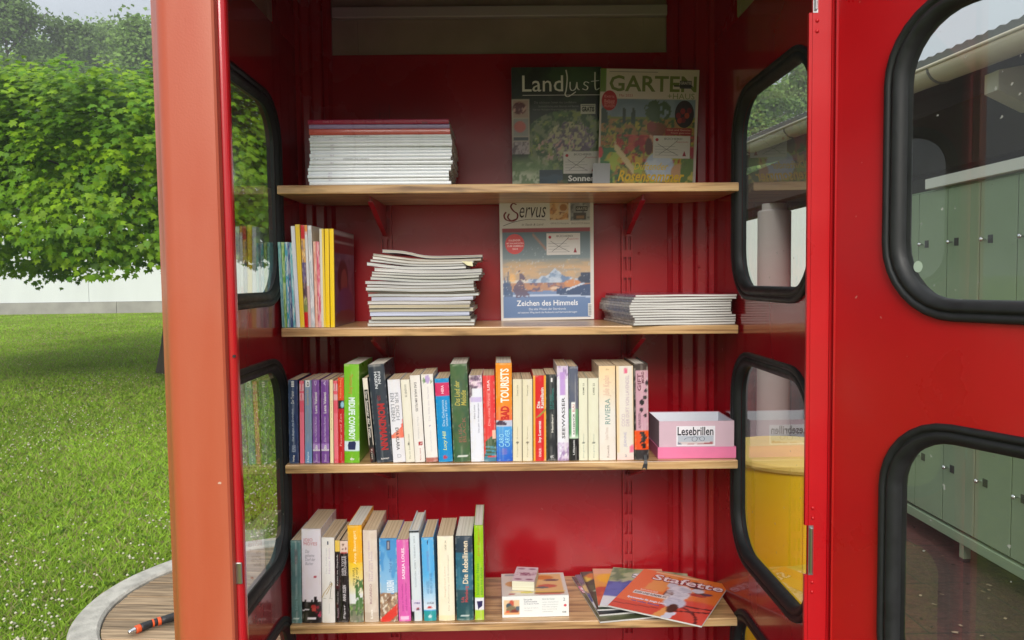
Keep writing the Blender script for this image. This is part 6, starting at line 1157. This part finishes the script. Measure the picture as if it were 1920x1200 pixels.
def c6(U, V):
    p = Pic(U, V, (230, 124, 50), 36); p.grad(.0, 1, (230, 104, 60), (230, 134, 56)); p.put(1. * (U < .30 - .0 * V) * (V > .2), (230, 112, 66)); p.put(1. * ((np.abs(U - .30 - .12 * (V - .6)) < .11) & (V > .52) & (V < .95)), (226, 150, 84)); p.put(1. * (U > .78) * (V > .3), (216, 112, 40), .6)
    p.ell(.86, .10, .42, .36, (214, 72, 56)); m = ((U - .86) / .42) ** 2 + ((V - .10) / .36) ** 2 < 1
    for fn in (np.abs(V - .16 - .28 * (U - .6)), np.abs(V - .31 - .06 * (U - .6)), np.abs(np.hypot(U - .62, V + .02) - .31)): p.put(1. * (fn < .014) * m, (96, 24, 24))
    p.put(1. * (V < .20) * (U < .55), (214, 78, 58)); p.put(1. * (np.abs(V - .10 - .12 * U) < .008) * (U < .5), (140, 30, 34)); p.put(1. * (np.abs(V - .38 + .25 * (U - .5)) < .035) * (U > .36) * (U < .66), (226, 150, 84)); p.put(1. * (np.abs(U - .56 - .3 * (V - .1)) < .05) * (V < .22), (232, 160, 90)); p.put(1. * (np.abs(U - .63 - .2 * (V - .05)) < .045) * (V < .15), (214, 216, 232))
    # a player in a white jersey seen from the front
    p.ell(.565, .58, .135, .18, (206, 206, 218)).ell(.45, .72, .06, .07, (200, 200, 214)).ell(.60, .34, .12, .12, (196, 198, 216)).ell(.47, .52, .05, .08, (92, 58, 46)).ell(.62, .22, .055, .10, (70, 46, 38)).ell(.70, .78, .09, .045, (64, 38, 34)).ell(.66, .86, .06, .045, (60, 36, 32)).ell(.50, .80, .1, .03, (140, 50, 44)); p.ell(.80, .64, .07, .035, (64, 38, 34)).ell(.74, .70, .07, .05, (206, 206, 218)).ell(.76, .60, .10, .03, (176, 54, 40)).ell(.87, .66, .045, .022, (70, 52, 104)); p.blotch([(176, 178, 196), (222, 222, 232)], 9, 26, 6, 1. * ((((U - .565) / .13) ** 2 + ((V - .56) / .2) ** 2) < 1), .55, .7); return p.c
a6 = math.radians(-30.5)
r_, f = flatmag(.2195, 1.592, zf + .0160, a6, .206, .233, 'top magazine of the fan, orange with a basketball player on its cover', c6, 60, 64, thick=.0032)
f.text('Stafette', .17, .99, .765, .925, (150, 26, 46), bold=.06); f.text('Stafette', .18, .98, .775, .915, (236, 224, 230), bold=.015, eps=.0010); f.rect(.16, .66, .955, .985, (232, 190, 150), 'title_band'); 
f.poly([(.115, .375), (.50, .375), (.50, .455), (.115, .455)], (226, 214, 212), 'title_band', .0006); f.text('KOPF UND KÖRPER FIT', .13, .49, .39, .44, (80, 60, 66), bold=.03, eps=.0010); f.text('Sport macht Spaß', .16, .36, .47, .51, (240, 226, 220), bold=.02); f.text('Spannendes für junge Leute', .10, .54, .245, .30, (232, 220, 232), bold=.05); f.text('mit vielen Rätseln', .17, .48, .20, .235, (70, 90, 170), bold=.02)

# ================================================================== BOXES
# --- pink box for reading glasses, standing in its own upturned lid
YB = 1.580; la = at(1233.5, 860, YB); lb = at(1380, 858, YB)
bx = thing('glasses_box', 'open pink cardboard box labelled for reading glasses, at the right end of the third shelf', 'box', ((la.x + lb.x) / 2, YB, shz(2, .43) + .0008), (0, math.atan(.0048), 0))
lw = (lb.x - la.x) / 2; PK = principled('pink_card', S(202, 172, 186), .6, nscale=40, namt=.03); PKD = principled('rose_card', S(224, 118, 160), .6, nscale=40, namt=.04); WIN = principled('white_card', S(218, 222, 230), .7)
mb = MB(); d_ = .122; mb.box(-lw, lw, 0, d_, 0, .0018); 
for q in ((-lw, lw, 0, .0016), (-lw, lw, d_ - .0016, d_)): mb.box(*q, .0019, .0245)
mb.box(-lw, -lw + .0016, .0017, d_ - .0017, .0019, .0245); mb.box(lw - .0016, lw, .0017, d_ - .0017, .0019, .0245); mb.build('lid', PKD, bx)
hw = lw - .0035; hb_ = (861 - 790) * YB / FPX; mo = MB(); mi = MB()
mo.box(-hw, hw, .0035, d_ - .0035, .0021, .0035)
mo.box(-hw, hw, .0035, .0047, .0036, hb_); mo.box(-hw, hw, d_ - .0047, d_ - .0035, .0036, hb_); mo.box(-hw, -hw + .0012, .0048, d_ - .0048, .0036, hb_); mo.box(hw - .0012, hw, .0048, d_ - .0048, .0036, hb_); mo.build('body', PK, bx)
mi.box(-hw + .0014, hw - .0014, .0049, .0055, .0037, hb_ - .0015); mi.box(-hw + .0014, hw - .0014, d_ - .0055, d_ - .0049, .0037, hb_ - .0015); mi.box(-hw + .0014, -hw + .002, .0056, d_ - .0056, .0037, hb_ - .0015); mi.box(hw - .002, hw - .0014, .0056, d_ - .0056, .0037, hb_ - .0015); mi.build('lining', WIN, bx)
k_ = YB / FPX; X_ = lambda p_: (p_ - 1210 * 0) ; u0 = (1210 + 548 / 9.23 - 943.5) * k_ - bx.location.x; u1 = (1210 + 1232 / 9.23 - 943.5) * k_ - bx.location.x; v0 = (861 - (750 + 808 / 9.23)) * k_; v1 = (861 - (750 + 456 / 9.23)) * k_
f = Face(bx, (u0, .0034, v0), (1, 0, 0), (0, 0, 1), u1 - u0, v1 - v0)
def lab(U, V):
    p = Pic(U, V, (228, 224, 232), 61); p.put(1. * ((V < .52) & (V > .07) & (U > .03) & (U < .96)), (178, 184, 196)); p.put(1. * ((V < .20) & (V > .07) & (U > .03) & (U < .96)), (206, 190, 192)); p.put(1. * ((V < .15 - .06 * np.cos((U - .5) * 6)) & (V > .07) & (U > .28) & (U < .94)), (168, 104, 108)); p.put(1. * ((V > .07) & (V < .24 - U) & (U > .03)), (110, 116, 134)); return p.c
st = f.paint(lab, 40, 22, name='printed_label'); f.text('Lesebrillen', .03, .955, .53, .955, (26, 24, 36), bold=.018)
f.strokes([[(.40, .30 + .0), (.42, .42), (.50, .46), (.54, .36), (.50, .24), (.43, .24), (.40, .32)], [(.60, .40), (.66, .46), (.72, .40), (.71, .28), (.65, .26), (.60, .33), (.60, .40)], [(.54, .40), (.57, .42), (.60, .40)], [(.40, .42), (.26, .40), (.20, .30)]], (70, 74, 90), .0009, 'glasses_drawing')
gl = thing('reading_glasses', 'pair of black reading glasses lying inside the open pink box', 'glasses', (bx.location.x - .01, YB + .055, bx.location.z + .0065), (0, 0, .25))
fr = MB()
for sx_ in (-1, 1):
    fr.tube([(sx_ * .031 + .022 * math.cos(6.283 * q / 20), 0, .020 + .017 * math.sin(6.283 * q / 20)) for q in range(21)], .0015, 6, caps=False)
fr.tube([(-.009, 0, .023), (0, 0, .026), (.009, 0, .023)], .0014, 6); fr.build('frame', BLK, gl, smooth=True)
for sx_ in (-1, 1): MB().tube([(sx_ * .054, 0, .025), (sx_ * .056, .02, .024), (sx_ * .055, .045, .016), (sx_ * .054, .055, .002)], .0015, 6).build('temple', BLK, gl, smooth=True)
# --- game box and card deck on the lowest shelf
ga = at(942, 1161, 1.583); gb = at(1067, 1159, 1.583)
gm = thing('puzzle_box', 'white cardboard puzzle box with a picture label, lying on the lowest shelf', 'box', (ga.x, 1.583, SZ[3][0] + .0006), (0, 0, math.radians(1.0)))
gw, gd, gh = gb.x - ga.x, .124, .0465
MB().box(0, gw, 0, gd, .0004, gh).build('body', principled('white_box_card', S(228, 228, 224), .45), gm, bevel=.0012)
f = Face(gm, (0, -.0001, 0), (1, 0, 0), (0, 0, 1), gw, gh)
def gf(U, V):
    p = Pic(U, V, (228, 230, 228), 71); p.rect(.03, .265, .13, .84, (222, 190, 150)); inn = 1. * ((U > .03) & (U < .265) & (V > .13) & (V < .84)); p.ell(.14, .66, .04, .16, (196, 90, 70)).ell(.10, .55, .045, .12, (60, 80, 90)).ell(.14, .36, .08, .2, (126, 112, 84)).ell(.19, .28, .06, .12, (120, 60, 50)).ell(.235, .42, .03, .12, (84, 96, 110)).ell(.08, .26, .03, .08, (206, 90, 60)); p.rect(.03, .265, .13, .2, (226, 160, 110)); p.c = np.where(inn[:, None] > 0, p.c, np.array([[228, 230, 228]])); return p.c
f.paint(gf, 60, 20, name='printed_label')
for s_, a_, b_, y_, h_, c_ in (('Das große', .325, .45, .78, .09, (70, 64, 90)), ('Zusammensetzspiel', .325, .52, .68, .09, (70, 64, 90)), ('für die ganze Familie', .325, .55, .59, .07, (80, 76, 100)), ('100 Teile ab 4 Jahren', .325, .54, .40, .05, (150, 150, 156)), ('mit Anleitung', .325, .45, .28, .05, (150, 150, 156)), ('Nicht für Kinder', .60, .79, .80, .08, (130, 146, 140)), ('unter drei Jahren', .60, .84, .66, .06, (150, 156, 156)), ('wegen verschluckbarer', .60, .84, .55, .05, (150, 156, 156)), ('Kleinteile geeignet', .60, .83, .44, .05, (150, 156, 156)), ('Bitte Verpackung', .60, .82, .33, .05, (150, 156, 156)), ('aufbewahren', .60, .76, .22, .05, (150, 156, 156)), ('2', .915, .945, .74, .14, (90, 90, 96))): f.text(s_, a_, b_, y_, y_ + h_, c_)
f.disc(.945, .52, .022, .06, (206, 70, 80)); f.text('CE', .90, .96, .17, .24, (60, 60, 66), bold=.03)
f = Face(gm, (0, 0, gh + .0001), (1, 0, 0), (0, 1, 0), gw, gd)
def gt(U, V): p = Pic(U, V, (214, 206, 200), 72); p.rect(.04, .96, .04, .96, (216, 206, 196)); p.put(1. * (U > .52) * (U < .95) * (V > .06) * (V < .95), (222, 176, 120)); p.ell(.68, .78, .14, .10, (206, 120, 40)).ell(.78, .66, .12, .05, (110, 80, 80)).ell(.7, .40, .15, .08, (196, 90, 70)).ell(.62, .34, .1, .04, (80, 90, 100)).ell(.16, .52, .1, .12, (206, 150, 90)).rect(.12, .45, .16, .19, (236, 196, 70)).ell(.38, .14, .1, .04, (206, 190, 90)).ell(.15, .09, .06, .02, (176, 60, 60)); p.rect(.5, .97, .155, .19, (230, 190, 60)); p.rect(.5, .95, .1, .14, (150, 110, 40)); p.rect(.05, .32, .90, .97, (150, 150, 156)); p.ell(.72, .07, .22, .03, (206, 110, 100)); return p.c
f.paint(gt, 44, 40, name='printed_label')
dk0 = at(959.8, 1111, 1.612); dk = thing('card_deck', 'small deck of cards lying on the white puzzle box', 'card deck', (dk0.x, 1.612, SZ[3][0] + .0006 + gh + .0008), (0, 0, math.radians(-9)))
MB().box(0, .0500, 0, .082, 0, .0215).build('cards', page_mat('card_edges', S(196, 192, 164), S(222, 220, 200), 2), dk, bevel=.0015)
f = Face(dk, (0, 0, .02165), (1, 0, 0), (0, 1, 0), .05, .082)
def dt(U, V):
    p = Pic(U, V, (214, 192, 200), 73)
    for a_, b_, w_, h_ in ((.25, .86, .16, .05), (.75, .86, .16, .05), (.5, .5, .38, .10), (.25, .14, .16, .05), (.75, .14, .16, .05)): p.ell(a_, b_, w_, h_, (140, 84, 110), 1, .5)
    p.blotch([(226, 206, 210), (176, 130, 150)], 9, 12, 1, 1. * (np.abs(V - .5) < .12), .6); return p.c
f.paint(dt, 24, 36, name='printed_back')
